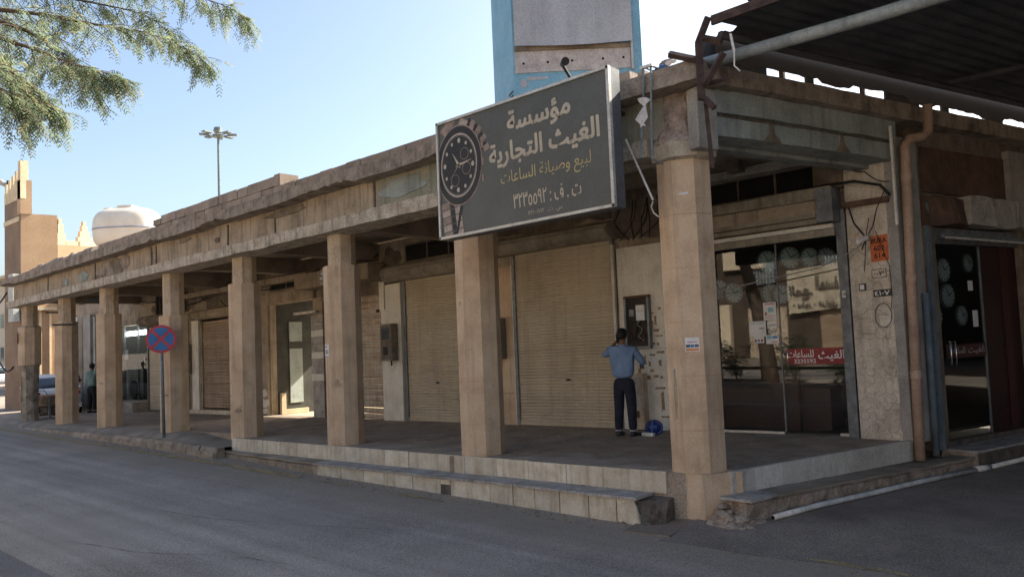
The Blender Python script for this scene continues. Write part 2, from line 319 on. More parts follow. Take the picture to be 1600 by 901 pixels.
# ------------------------------------------------------------------ mesh builder
ORG = {}
class MB:
    def __init__(s): s.v = []; s.f = []; s.mi = []; s.k = 0
    def add(s, verts, faces, xf=None):
        o = len(s.v)
        for p in verts:
            p = Vector(p)
            s.v.append(xf @ p if xf is not None else p)
        for f in faces: s.f.append(tuple(i+o for i in f)); s.mi.append(s.k)
        return s
    def box(s, x0, x1, y0, y1, z0, z1, xf=None):
        V = [(x0,y0,z0),(x1,y0,z0),(x1,y1,z0),(x0,y1,z0),(x0,y0,z1),(x1,y0,z1),(x1,y1,z1),(x0,y1,z1)]
        return s.add(V, [(0,3,2,1),(4,5,6,7),(0,1,5,4),(1,2,6,5),(2,3,7,6),(3,0,4,7)], xf)
    def prism(s, poly, z0, z1, xf=None):        # poly counter-clockwise seen from above
        n = len(poly); V = [(x,y,z0) for x,y in poly] + [(x,y,z1) for x,y in poly]
        F = [tuple(range(n-1,-1,-1)), tuple(range(n,2*n))] + [(i,(i+1)%n,n+(i+1)%n,n+i) for i in range(n)]
        return s.add(V, F, xf)
    def loft(s, rings, cap=True, xf=None):      # rings: lists of equally many points
        n = len(rings[0]); V = [p for r in rings for p in r]; F = []
        for k in range(len(rings)-1):
            for i in range(n):
                j = (i+1) % n
                F.append((k*n+i, k*n+j, (k+1)*n+j, (k+1)*n+i))
        if cap: F.append(tuple(range(n-1,-1,-1))); F.append(tuple(range((len(rings)-1)*n, len(rings)*n)))
        return s.add(V, F, xf)
    def tube(s, pts, r, n=8, xf=None):
        pts = [Vector(p) for p in pts]; rings = []
        rr = r if isinstance(r, (list, tuple)) else [r]*len(pts)
        up = None
        for i, p in enumerate(pts):
            d = (pts[min(i+1, len(pts)-1)] - pts[max(i-1, 0)])
            if d.length < 1e-9: d = Vector((0,0,1))
            d.normalize()
            if up is None:
                up = Vector((0,0,1)) if abs(d.z) < .9 else Vector((1,0,0))
            a = d.cross(up)
            if a.length < 1e-4: a = d.cross(Vector((0,1,0)))
            a.normalize(); b = d.cross(a).normalized(); up = a.cross(d).normalized()
            rings.append([p + a*(rr[i]*math.cos(t)) + b*(rr[i]*math.sin(t)) for t in [2*PI*k/n for k in range(n)]])
        return s.loft(rings, True, xf)
    def lathe(s, prof, n=16, xf=None):          # prof: (r, z)
        rings = [[(r*math.cos(2*PI*k/n), r*math.sin(2*PI*k/n), z) for k in range(n)] for r, z in prof]
        return s.loft(rings, True, xf)
    def build(s, name, m, parent=None, shear=False, smooth=False, kind=None, world=True, origin=None):
        """verts are world coordinates (or local ones when world=False); the part's origin is its thing's"""
        me = bpy.data.meshes.new(name)
        org = Vector((0,0,0))
        if world:
            if parent is not None: org = ORG.get(parent.name, org)
            elif origin is not None: org = Vector(origin)
        vs = []
        for p in s.v:
            q = Vector(p)
            if shear: q.z += G(q.x, q.y)
            vs.append(q - org if world else q)
        me.from_pydata([tuple(q) for q in vs], [], s.f)
        ms = m if isinstance(m, (list, tuple)) else [m]
        for x in ms: me.materials.append(M[x])
        if len(ms) > 1: me.polygons.foreach_set("material_index", s.mi)
        if smooth: me.polygons.foreach_set("use_smooth", [True]*len(me.polygons))
        me.update()
        bm = bmesh.new(); bm.from_mesh(me); bmesh.ops.recalc_face_normals(bm, faces=bm.faces); bm.to_mesh(me); bm.free()
        o = bpy.data.objects.new(name, me); COL.objects.link(o)
        if parent is not None: o.parent = parent
        else: o.location = org
        ORG[o.name] = org
        if kind: o["kind"] = kind
        return o
def box(*a, **k): return MB().box(*a, **k)
def thing(name, label, cat, loc=(0,0,0), rz=0, group=None):
    o = bpy.data.objects.new(name, None); o.empty_display_size = .3; COL.objects.link(o)
    o.location = loc; o.rotation_euler = (0, 0, rz)
    o["label"] = label; o["category"] = cat
    if group: o["group"] = group
    ORG[o.name] = Vector(loc); return o
def tag(o, label, cat, group=None):
    o["label"] = label; o["category"] = cat
    if group: o["group"] = group
    return o
def bevel(o, w=.01, seg=1):
    md = o.modifiers.new("bevel", 'BEVEL'); md.width = w; md.segments = seg; md.limit_method = 'ANGLE'; return o
def dup(o, name=None, parent=None):
    c = o.copy()
    if name: c.name = name
    COL.objects.link(c); c.parent = parent; return c
def copy_tree(r, loc=None, rz=None):
    c = r.copy(); COL.objects.link(c)
    if loc is not None: c.location = loc
    if rz is not None: c.rotation_euler = (0, 0, rz)
    for ch in list(r.children):
        d = ch.copy(); COL.objects.link(d); d.parent = c
        for g in list(ch.children):
            e = g.copy(); COL.objects.link(e); e.parent = d
    return c
# frame of the wall along the side street: local x = s, y = -off (out is -y), z
SIDE = Matrix(((BD.x, -BN.x, 0, 0), (BD.y, -BN.y, 0, 0), (0, 0, 1, 0), (0, 0, 0, 1)))

# ------------------------------------------------------------------ lettering (Arabic letters joined by hand)
_AR = {'ا': (0xFE8D,0xFE8E), 'ب': (0xFE8F,0xFE90,0xFE91,0xFE92), 'ة': (0xFE93,0xFE94), 'ت': (0xFE95,0xFE96,0xFE97,0xFE98),
 'ث': (0xFE99,0xFE9A,0xFE9B,0xFE9C), 'ج': (0xFE9D,0xFE9E,0xFE9F,0xFEA0), 'ح': (0xFEA1,0xFEA2,0xFEA3,0xFEA4), 'خ': (0xFEA5,0xFEA6,0xFEA7,0xFEA8),
 'ر': (0xFEAD,0xFEAE), 'س': (0xFEB1,0xFEB2,0xFEB3,0xFEB4), 'ص': (0xFEB9,0xFEBA,0xFEBB,0xFEBC), 'ع': (0xFEC9,0xFECA,0xFECB,0xFECC),
 'غ': (0xFECD,0xFECE,0xFECF,0xFED0), 'ف': (0xFED1,0xFED2,0xFED3,0xFED4), 'ل': (0xFEDD,0xFEDE,0xFEDF,0xFEE0), 'م': (0xFEE1,0xFEE2,0xFEE3,0xFEE4),
 'ن': (0xFEE5,0xFEE6,0xFEE7,0xFEE8), 'و': (0xFEED,0xFEEE), 'ي': (0xFEF1,0xFEF2,0xFEF3,0xFEF4), 'ؤ': (0xFE85,0xFE86), 'ق': (0xFED5,0xFED6,0xFED7,0xFED8),
 'د': (0xFEA9,0xFEAA), 'ه': (0xFEE9,0xFEEA,0xFEEB,0xFEEC), 'ش': (0xFEB5,0xFEB6,0xFEB7,0xFEB8)}
def shape(t):
    out = []
    for i, ch in enumerate(t):
        f = _AR.get(ch)
        if not f: out.append(ch); continue
        pv = _AR.get(t[i-1]) if i > 0 else None; nx = _AR.get(t[i+1]) if i+1 < len(t) else None
        jp = pv is not None and len(pv) == 4; jn = nx is not None and len(f) == 4
        out.append(chr(f[3] if jp and jn else f[1] if jp else f[2] if jn else f[0]))
    # digits keep their order inside a reversed line
    s = []; run = ''
    for ch in out:
        if ch.isdigit(): run += ch
        else:
            if run: s.append(run); run = ''
            s.append(ch)
    if run: s.append(run)
    return ''.join(reversed(s))
def text_geo(body, bold=0.0, res=2):
    c = bpy.data.curves.new("txt", 'FONT'); c.body = body; c.resolution_u = res; c.offset = bold; c.fill_mode = 'FRONT'
    o = bpy.data.objects.new("txt", c); COL.objects.link(o)
    bpy.context.view_layer.update()
    dg = bpy.context.evaluated_depsgraph_get()
    me = bpy.data.meshes.new_from_object(o.evaluated_get(dg))
    vs = [v.co.copy() for v in me.vertices]; fs = [tuple(p.vertices) for p in me.polygons]
    bpy.data.objects.remove(o); bpy.data.curves.remove(c); bpy.data.meshes.remove(me)
    return vs, fs
def lettering(name, body, m, parent, org, ux, uz, w, h, bold=0.0, arabic=True, shear=True, mirror=False, stretch=True, res=2, world=True):
    """fits the words into the w x h rectangle whose lower left corner is org; ux/uz are its axes"""
    vs, fs = text_geo(shape(body) if arabic else body, 0.0, res)
    x0 = min(v.x for v in vs); x1 = max(v.x for v in vs); y0 = min(v.y for v in vs); y1 = max(v.y for v in vs)
    sx = w/(x1-x0); sy = h/(y1-y0)
    if not stretch: sx = sy = min(sx, sy)
    ux = Vector(ux); uz = Vector(uz); org = Vector(org); b = MB(); P = []
    for v in vs:
        a = (v.x-x0)*sx; c = (v.y-y0)*sy
        if mirror: a = w - a
        P.append(org + ux*a + uz*c)
    nn = ux.cross(uz).normalized(); k = bold*min(w/(x1-x0), h/(y1-y0))
    for i, (a, c) in enumerate(((0, 0), (1, 0), (-1, 0), (0, 1), (0, -1), (.7, .7), (-.7, .7), (.7, -.7), (-.7, -.7)) if bold > 0 else ((0, 0),)):
        b.add([p + ux*(a*k) + uz*(c*k) + nn*(.00008*i) for p in P], fs)
    o = b.build(name, m, parent, shear=shear, world=world)
    return o

# ================================================================== SETTING: ground
def smooth01(t): t = max(0, min(1, t)); return t*t*(3-2*t)
def grid(name, xs, ys, zf, m, kind="structure", parent=None):
    b = MB(); V = [(x, y, zf(x, y)) for y in ys for x in xs]; n = len(xs)
    F = [(j*n+i, j*n+i+1, (j+1)*n+i+1, (j+1)*n+i) for j in range(len(ys)-1) for i in range(n-1)]
    b.add(V, F); o = b.build(name, m, parent, smooth=True)
    if kind: o["kind"] = kind
    return o
def frange(a, b, n): return [a+(b-a)*i/n for i in range(n+1)]
def nz(x, y, s=1.0, k=0.0): return noise.noise(Vector((x*s, y*s, k)))
grid("ground", [-900, -300, -120, -60, -31, 20, 60, 300, 900], [-900, -200, -60, -29, -5.2, 20, 60, 200, 900],
     lambda x, y: -.68 if abs(x) < 400 and abs(y) < 400 else -3.0, "far_ground")
# the road: one gently worn sheet in front of the arcade, a darker lane starts at y = -5.2
grid("road", frange(-60, 26, 172), frange(-5.21, .6, 36),
     lambda x, y: -.552 + .012*nz(x, y, .35) + .004*nz(x, y, 1.7, 3), "asphalt")
mat("asphalt_patch", (.17, .155, .14), (.13, .12, .108), (.205, .187, .168), scale=.8, fine=70, rough=.85, bump=.3, grain=.5)
grid("road_lane", frange(-60, 26, 86), frange(-8.0, -5.2, 8), lambda x, y: -.556 + .008*nz(x, y, .5), "asphalt_patch")
grid("far_lane", frange(-60, 26, 86), frange(-20.5, -8.0, 24), lambda x, y: -.556 + .008*nz(x, y, .5), "lane_bounce")
def roadz(x, y): return -.552 + .012*nz(x, y, .35) + .004*nz(x, y, 1.7, 3)
def strip(name, m, x0, x1, yc, w, rag=.03, dz=.005, n=None, holes=0.0, zf=roadz, kind="structure"):
    """worn painted or dusty band lying on the road, with ragged edges"""
    n = n or int(abs(x1-x0)*30); V = []; F = []
    for i in range(n+1):
        x = x0+(x1-x0)*i/n; c = yc(x) if callable(yc) else yc; ww = w(x) if callable(w) else w
        a = c - ww/2 + rag*nz(x, c, 3.1, 1) + rag*.6*nz(x, c, 11, 1); d = c + ww/2 + rag*nz(x, c, 2.7, 5) + rag*.6*nz(x, c, 9, 6)
        for k in range(7):
            y = a+(d-a)*k/6; V.append((x, y, zf(x, y)+dz))
    for i in range(n):
        for k in range(6):
            if holes and nz(V[i*7+k][0], V[i*7+k][1], 2.3, 9) + .6*random.random() > 1-holes*1.2: continue
            F.append((i*7+k, (i+1)*7+k, (i+1)*7+k+1, i*7+k+1))
    o = MB().add(V, F).build(name, m, smooth=True); o["kind"] = kind; return o
for pts in ([(-6.6, -3.2), (-5.4, -3.05), (-4.3, -2.7), (-3.2, -2.25), (-2.6, -1.95)], [(-5.9, -4.6), (-4.6, -4.3), (-3.4, -3.75), (-2.7, -3.6)]):
    dense = []
    for (xa, ya), (xb, yb) in zip(pts[:-1], pts[1:]):
        for t in range(14): u = t/14; dense.append((xa*(1-u)+xb*u, ya*(1-u)+yb*u + random.uniform(-.012, .012)))
    V = []
    for x, y in dense: w = random.uniform(.001, .005); V += [(x, y-w, roadz(x, y)+.005), (x, y+w, roadz(x, y)+.005)]
    o = MB().add(V, [(2*i, 2*i+2, 2*i+3, 2*i+1) for i in range(len(dense)-1)]).build("road_crack", "dark_interior"); o["kind"] = "structure"
strip("yellow_line", "yellow_paint", -24, -7.0, lambda x: -.80 + (.01*(x+16)), .16, holes=.32)
strip("yellow_line", "yellow_paint", -7.0, -3.0, lambda x: -.74, .10, holes=.75)
strip("yellow_line", "yellow_paint", 1.3, 3.6, lambda x: -.62 - .03*(x-1.3), .12, holes=.45)
# alley beside the building
def alleyz(x, y): return -.545 + .085*smooth01((y+.9)/1.6) + .012*nz(x, y, .8) + .004*nz(x, y, 4)
grid("alley", frange(-.1, 26, 87), frange(-.95, 30, 110), lambda x, y: alleyz(x, y) + (0 if y > -.7 else -.012), "alley_asphalt")
# pavement under and before the left half of the arcade
def pavz(x, y):
    g0 = G(x, y)
    t = smooth01((x+13.4)/2.6)                       # towards the steps it drops
    front = g0*(1-smooth01((.28-y)/.6)*.0) - .16*t
    return front - .10*smooth01((.05-y)/.35)*(1-t) + .006*nz(x, y, 3)
grid("pavement", frange(-31.5, -10.46, 84), [-.34, -.28, -.2, -.1, .0, .1, .25, .5], pavz, "pavement_concrete")
# kerb stones: separate pieces
kx = -25.5; kerbs = []
kerb_root = MB().box(-25.6, -10.3, -.36, -.2, -.75, -.62).build("kerb", "kerb_stone"); kerb_root["kind"] = "structure"
while kx < -10.6:
    L_ = random.uniform(.55, .95)
    b = MB(); n = 4; rings = []
    for i in range(n+1):
        x = kx + (L_-.02)*i/n; j = lambda: random.uniform(-.018, .018)
        y0 = -.46+.0*x; zt = pavz(x, -.3) + .012
        rings.append([(x, y0+j(), -.60), (x, y0+.02+j(), zt-.05+j()), (x, y0+.06+j(), zt+j()*.6), (x, -.27, zt+.001), (x, -.27, -.60)])
    b.loft(rings).build("kerb_block", "kerb_stone", kerb_root)
    kx += L_
MB().box(-11.0, -10.40, -.50, -.12, -.64, -.432).build("kerb_block", "kerb_stone", kerb_root)
# ------------------------------------------------------------------ raised walkway and its steps
def topz(x, y): return G(x, y)
walk = thing("walkway", "raised walkway with marble faced steps running under the arcade", "walkway", (-6, .5, -.5))
del walk["label"]; del walk["category"]; walk["kind"] = "structure"
b = MB()
# floor slab of the walkway: corner follows the side street
P0 = [(-10.42, -.06), (-.42, -.06), (-.42, .02), sp(.28, .13), sp(3.72, .13), (-31, 3.85), (-31, .45), (-10.42, .45)]
bb = MB().prism([(-10.42, -.045), (-.30, -.045), sp(.2, .08), sp(3.78, .13), (.3, 3.95), (-30.5, 3.95), (-30.5, .48), (-10.42, .48)], -.55, 0.0)
bb.build("floor_slab", "platform_floor", walk, shear=True)
# upper riser: marble tiles
def tile_row(xs, y, z0, z1, m, th=.025, jit=.004, nm="marble_tile"):
    for a, c in zip(xs[:-1], xs[1:]):
        dy = random.uniform(-jit, jit)
        o = MB().box(a+.004, c-.004, y-th+dy, y, z0, z1+random.uniform(-.003, .003)).build(nm, m, walk, shear=True)
ux = [-10.44]
while ux[-1] < -.75: ux.append(ux[-1] + random.uniform(.52, .66))
ux[-1] = -.44
tile_row(ux, -.047, -.235, .012, "marble_tile")
MB().box(-4.06, -3.98, -.079, -.0715, -.23, .0).build("rust_stain_strip", "kerb_stone", walk, shear=True)
# lower step: tread slabs and a facing of separate tiles
def stepy(x): return -.44 if x > -7.0 else -.44 + (-7.0-x)*.06
tx = [-10.85, -9.9, -8.95, -8.0, -7.05, -6.15, -5.2, -4.3, -3.4, -2.5, -1.6, -.62]
for a, c in zip(tx[:-1], tx[1:]):
    dz = random.uniform(-.004, .004); y0 = stepy((a+c)/2)
    m = "tread_stone" if a > -7.2 else "pavement_concrete"
    MB().prism([(a+.004, y0+random.uniform(-.01, .01)), (c-.004, y0+random.uniform(-.01, .01)), (c-.004, -.05), (a+.004, -.05)], -.265+dz, -.232+dz).build("tread_slab", m, walk, shear=True)
MB().box(-10.84, -7.0, -.21, -.05, -.62, -.266).box(-7.0, -.66, -.40, -.05, -.66, -.268).build("step_core", "dark_masonry", walk, shear=True)
lx = [-6.95, -6.28, -5.68, -5.1, -4.51, -3.91, -3.70, -2.94, -2.53, -2.16, -1.76, -1.32, -.92]
for a, c in zip(lx[:-1], lx[1:]):
    ya = stepy(a)+.03
    if a == -3.91:     # broken tile with a dark hole
        MB().prism([(a+.005, ya), (c-.004, ya), (c-.004, ya+.02), (a+.005, ya+.02)], -.34, -.268).build("marble_tile", "marble_tile", walk, shear=True); continue
    MB().box(a+.006, c-.006, ya+random.uniform(-.004, .004), ya+.03, -.60, -.268).build("marble_tile", "marble_tile", walk, shear=True)
# last tile has a clipped corner
bx = MB(); y = -.41
bx.add([(-.91, y, -.6), (-.60, y, -.6), (-.62, y, -.44), (-.68, y, -.268), (-.91, y, -.268), (-.91, y+.03, -.6), (-.60, y+.03, -.6), (-.62, y+.03, -.44), (-.68, y+.03, -.268), (-.91, y+.03, -.268)],
       [(0,1,2,3,4), (5,9,8,7,6), (0,5,6,1), (1,6,7,2), (2,7,8,3), (3,8,9,4), (4,9,5,0)])
bx.build("marble_tile", "marble_tile", walk, shear=True)
# left rough riser of the lower step
b = MB(); rings = []
for i in range(18):
    x = -10.9 + 3.95*i/17; y0 = stepy(x)+.02
    rings.append([(x, y0+random.uniform(-.015, .015), -.62), (x, y0+random.uniform(-.015, .015), -.29), (x, y0+.05, -.268), (x, y0+.12, -.268), (x, y0+.12, -.62)])
b.loft(rings).build("step_riser", "kerb_stone", walk, shear=True)
# dark exposed end of the lower step by the corner plinth
b = MB(); rings = []
for i in range(9):
    t = i/8; x = -.66 + .3*t
    rings.append([(x, -.37+.10*t+random.uniform(-.02, .02), -.64), (x, -.36+.12*t+random.uniform(-.03, .03), -.45), (x, -.34+.16*t, -.29+random.uniform(-.02, .01)), (x, -.06, -.275), (x, -.06, -.64)])
b.loft(rings).build("broken_step_end", "dark_masonry", walk, shear=True)
# side street: riser tiles, step and door step
def sidebox(b, s0, s1, o0, o1, z0, z1): return b.box(s0, s1, -o1, -o0, z0, z1, SIDE)
s = .28; ss_ = [.28]
while ss_[-1] < 3.4: ss_.append(ss_[-1]+random.uniform(.36, .5))
ss_[-1] = 3.74
for a, c in zip(ss_[:-1], ss_[1:]):
    b = MB(); sidebox(b, a+.003, c-.003, .10, .155+random.uniform(-.003, .003), -.26, .012); b.build("marble_tile", "marble_tile_clean", walk, shear=True)
q = [.05, .62, 1.2, 1.9, 2.6, 3.3, 4.0, 4.62]
for i, (a, c) in enumerate(zip(q[:-1], q[1:])):
    b = MB(); r_ = .035 if i == 0 else 0
    e0 = .50 + random.uniform(-.012, .012); e1 = .50 + random.uniform(-.012, .012)
    poly = [(a+.003+ (.10 if i == 0 else 0), -e0-r_), (c-.003, -e1), (c-.003, -.16), (a+.003, -.16)]
    b.prism(poly, -.262-.008*i, -.232-.008*i, SIDE); b.build("tread_slab", "tread_stone" if i < 1 else "pavement_concrete", walk, shear=True)
b = MB(); rings = []
for i in range(46):
    t = i/45; a = .16 + 4.5*t; z1 = -.264-.05*t; j = lambda k: k*(nz(a, k*9, 5, k)*1.3)
    rings.append([SIDE @ Vector((a, -.475+j(.03), -.62)), SIDE @ Vector((a, -.47+j(.05), (-.62+z1)/2)), SIDE @ Vector((a, -.47+j(.03), z1-.03)), SIDE @ Vector((a, -.44, z1)), SIDE @ Vector((a, -.16, z1)), SIDE @ Vector((a, -.16, -.62))])
b.loft(rings).build("step_riser", "step_masonry", walk, shear=True)
b = MB(); sidebox(b, 4.63, 12, .02, .51, -.6, -.235); b.build("door_step", "platform_floor", walk, shear=True)
b = MB(); sidebox(b, 4.60, 12, .02, .535, -.233, -.2); b.build("door_step_tread", "tread_stone", walk, shear=True)
for a in (4.66, 5.3, 5.95, 6.6):
    b = MB(); sidebox(b, a, a+.63, .512, .53, -.58, -.24); b.build("marble_tile", "dark_masonry", walk, shear=True)
b = MB(); sidebox(b, 4.605, 4.628, .04, .50, -.56, -.236); b.build("step_end_tile", "step_masonry", walk, shear=True)
# rubble and broken plaster at the foot of the corner
def rubble(name, pts, m, seg=2):
    b = MB()
    for (x, y, z, r) in pts:
        bm = bmesh.new(); bmesh.ops.create_icosphere(bm, subdivisions=seg, radius=r)
        k = random.random()*50
        V = []
        for v in bm.verts:
            d = 1 + .45*noise.noise(v.co/r*1.3 + Vector((k, 0, 0)))
            V.append((x+v.co.x*d*1.25, y+v.co.y*d, z+v.co.z*d*.62))
        bm.verts.ensure_lookup_table(); b.add(V, [tuple(v.index for v in f.verts) for f in bm.faces]); bm.free()
    return b.build(name, m)
pts = []
for i in range(110):
    t = random.random(); s0 = -.12 + .50*t; o0 = .14 + random.uniform(-.05, .34)
    x, y = sp(s0, o0); hgt = .26*(1-min(1, abs(o0-.14)/.42))*smooth01(t*2.2)
    pts.append((x+.05, y-.02, -.56+hgt*random.uniform(.5, 1), random.uniform(.025, .075)))
o = rubble("broken_masonry", pts, "step_masonry", 2); o["kind"] = "stuff"; tag(o, "crumbled masonry heaped between corner column plinth and side step", "rubble")
pts = [(random.uniform(-.9, .9), random.uniform(-.5, -.12), -.55, random.uniform(.012, .03)) for i in range(70)]
pts += [(random.uniform(-16, -1), -.47-abs(random.gauss(0, .16)), -.55, random.uniform(.005, .016)) for i in range(420)]
pts += [(1.2+random.uniform(-.8, 1.6), random.uniform(-.9, 0), -.54, random.uniform(.004, .014)) for i in range(160)]
o = rubble("loose_grit", pts, "dust", 1); o["kind"] = "stuff"; tag(o, "small stones and grit along the road edge", "gravel")
# dust apron around the corner plinth
b = MB(); V = [(-.05, .1, -.50)]; n = 28
for i in range(n):
    a = 2*PI*i/n; r = .52 + .16*nz(math.cos(a), math.sin(a), 2.2); V.append((.02+r*1.25*math.cos(a), 0+r*math.sin(a)*.95, -.545))
b.add(V, [(0, 1+i, 1+(i+1) % n) for i in range(n)]); o = b.build("dust_apron", "dust", smooth=True); o["kind"] = "structure"

# ================================================================== THE ARCADE BUILDING
bld = thing("arcade_building", "long low concrete building with octagonal columns, roller shutters and a worn beam", "building", (-12, 3, 0))
ORG["arcade_building"] = Vector((-12, 3, 0))
def oct_ring(cx, cy, r, z, rot=math.radians(-17.2), n=8, sq=1.0):
    R0 = r/math.cos(PI/8)
    return [(cx+R0*math.cos(rot+PI/8+2*PI*k/n), cy+R0*math.sin(rot+PI/8+2*PI*k/n), z) for k in range(n)]
def shaft(cx, cy, r, z0, z1, lift=.62, groove=.006):
    rings = [oct_ring(cx, cy, r, z0)]; z = z0 + .48
    while z < z1-.05:
        rings += [oct_ring(cx, cy, r, z-.004), oct_ring(cx, cy, r-groove, z-.003), oct_ring(cx, cy, r-groove, z+.003), oct_ring(cx, cy, r, z+.004)]
        z += lift
    rings.append(oct_ring(cx, cy, r, z1)); return MB().loft(rings)
cols = [(-3.72, 3.68), (-7.09, 3.13), (-10.49, 3.13), (-13.78, 2.69), (-17.63, 2.99), (-20.81, 2.98)]
for cx, zt in cols:
    c = shaft(cx, .3, .30, -.03, zt).build("column", "column_cladding", bld, shear=True)
    if zt < 3.6: MB().loft([oct_ring(cx, .31, .225, zt+.002), oct_ring(cx, .31, .225, 3.76)]).build("upper_shaft", "column_plaster", c, shear=True)
    MB().loft([oct_ring(cx, .31, .34, zt-.02), oct_ring(cx, .31, .33, zt+.001)]) if False else None
cw = MB()
rings = []
for i in range(22):
    z = -.2 + 3.24*i/21; rr = .30 + .018*nz(i*.7, 0, 1.3) - (.05 if z < 1.75 else 0)
    rg = oct_ring(-24.17, .3, rr, z); rg = [(x+.02*nz(x*3, z*2, 2), y+.02*nz(y*3, z*2, 2, 4), zz) for x, y, zz in rg]; rings.append(rg)
c = cw.loft(rings).build("column", "column_worn", bld, shear=True)
c["label"] = "stripped and blackened end column"
MB().loft([oct_ring(-24.17, .31, .215, 3.04), oct_ring(-24.17, .31, .215, 3.76)]).build("upper_shaft", "column_plaster", c, shear=True)
MB().loft([oct_ring(-24.17, .3, .325, 1.78), oct_ring(-24.17, .3, .325, 3.0)]).build("cladding_remnant", "column_cladding", c, shear=True)
# corner column, plinth, capital
cc = shaft(-.21, .3, .305, 0.002, 3.62).build("column", "column_cladding", bld, shear=True)
cc["label"] = "thick corner column on a square plinth"
pl = [(-.43, .0), (.005, -.02), sp(.42, .19), sp(.5, -.3), (-.43, .5)]
MB().loft([[(x+.01*nz(x*5, z*4), y+.01*nz(y*5, z*3, 1, 2), z) for x, y in pl] for z in (-.66, -.5, -.36, -.2, -.08, -.02, .001)]).build("plinth", "column_cladding", cc, shear=True)
b = MB(); rings = []
for z, r in ((3.60, .30), (3.625, .37), (3.80, .385), (3.83, .36)): rings.append(oct_ring(-.19, .3, r, z))
b.loft(rings).build("capital", "beam_concrete", cc, shear=True)
rings = []
for i in range(9):
    z = 3.80 + .60*i/8; r = .30 + (.09*(1-i/3) if i < 3 else 0)
    rg = []
    for k in range(20):
        a = 2*PI*k/20; rr = r*(1 + .10*noise.noise(Vector((math.cos(a)*2.2, math.sin(a)*2.2, z*4))))
        rg.append((-.17+rr*math.cos(a), .28+rr*math.sin(a)*.98, z))
    rings.append(rg)
MB().loft(rings).build("rough_neck", "rough_mortar", cc, shear=True)

# uneven horizontal bars
def bar(b, x0, x1, y0, y1, z0, z1, step=.35, jy=.012, jz=.012, seed=0, low=None):
    n = max(2, int((x1-x0)/step)); rings = []
    for i in range(n+1):
        x = x0+(x1-x0)*i/n; g = lambda k, s_: s_*noise.noise(Vector((x*1.9, k*7.3+seed, .3)))*2
        lo = low(x) if low else 0
        rings.append([(x, y0+g(1, jy), z0+g(2, jz)+lo), (x, y1, z0+lo*.2), (x, y1, z1), (x, y0+g(4, jy), z1+g(5, jz))])
    b.loft(rings); return b
bar(MB(), -25.02, -.42, -.15, .40, 3.68, 3.885, .3, .012, .012).build("ledge", "ledge_paint", bld, shear=True)
bar(MB(), -24.75, -.9, .0, .36, 3.88, 4.40, 1.2, .008, 0).build("fascia", "fascia_plaster", bld, shear=True)
bar(MB(), -5.6, -.25, -.012, .36, 3.886, 4.39, .5, .006, 0, 3).build("fascia_end", "green_fascia", bld, shear=True)
for x in (-21.4, -17.7, -14.2, -13.95, -10.55, -8.75, -5.7):      # open vertical joints of the fascia
    MB().box(x-.02, x+.02, -.018, -.004, 3.90, 4.36).build("fascia_joint", "dark_masonry", bld, shear=True)
def broken(x):
    a = noise.noise(Vector((x*.9, 3.3, 0)))
    return (.05*max(0, a-.15)*2 + (random.uniform(0, .045) if a > .15 else random.uniform(0, .010)))
bar(MB(), -25.1, .38, -.30, .5, 4.37, 4.60, .11, .010, .007, 5, broken).build("cornice", "cornice_concrete", bld, shear=True)
# peeled, blackened patches of render on the beam
def patch(name, m, cx, cz, w, h, y, n=22, th=.02, seed=0, parent=None, arr=None):
    V = []; P = []
    for i in range(n):
        a = 2*PI*i/n; k = 1 + .5*noise.noise(Vector((math.cos(a)*1.6+seed, math.sin(a)*1.6, seed*.7)))
        P.append((cx+w/2*k*math.cos(a), cz+h/2*k*math.sin(a)))
    V = [(x, y, z) for x, z in P] + [(cx+(x-cx)*1.06, y+th, cz+(z-cz)*1.06) for x, z in P]
    F = [tuple(range(n))] + [(i, i+n, (i+1) % n+n, (i+1) % n) for i in range(n)]
    return MB().add(V, F).build(name, m, parent or bld, shear=True)
for i, (x, z, w, h, m) in enumerate(((-16.9, 4.13, 1.1, .42, "cornice_concrete"), (-16.2, 4.15, .8, .44, "wall_dark"), (-15.7, 4.2, .5, .3, "cornice_concrete"), (-18.6, 4.1, .7, .3, "green_grey_paint"),
        (-19.9, 4.05, .35, .2, "green_grey_paint"), (-11.0, 4.1, .2, .1, "dark_masonry"), (-8.4, 4.28, 1.4, .12, "wall_dark"), (-5.0, 4.15, 1.1, .3, "green_grey_paint"), (-17.4, 3.95, .5, .12, "wall_dark"), (-12.6, 4.3, .7, .1, "cornice_concrete"))):
    patch("peeled_render", m, x, z, w, h, -.014-.002*i, seed=i*3.1, th=.012)
# roof slab, ceiling, cross beams
MB().prism([(-25.05, .45), (.1, .45), sp(9.4, .30), (-30, 9.0), (-30, 3.76), (-25.05, 3.76)], 4.38, 4.58).build("roof", "grey_block", bld, shear=True)
MB().prism([(-24.9, .37), (-.1, .37), sp(3.7, .0), (-24.9, 3.74)], 4.20, 4.375).build("ceiling", "soffit_concrete", bld, shear=True)
for i, cx in enumerate([-.2]+[c[0] for c in cols]+[-24.1]):
    if i == 0: continue
    MB().box(cx-.14, cx+.14, .41, 3.74, 3.80, 4.198).build("cross_beam", "soffit_concrete", bld, shear=True)
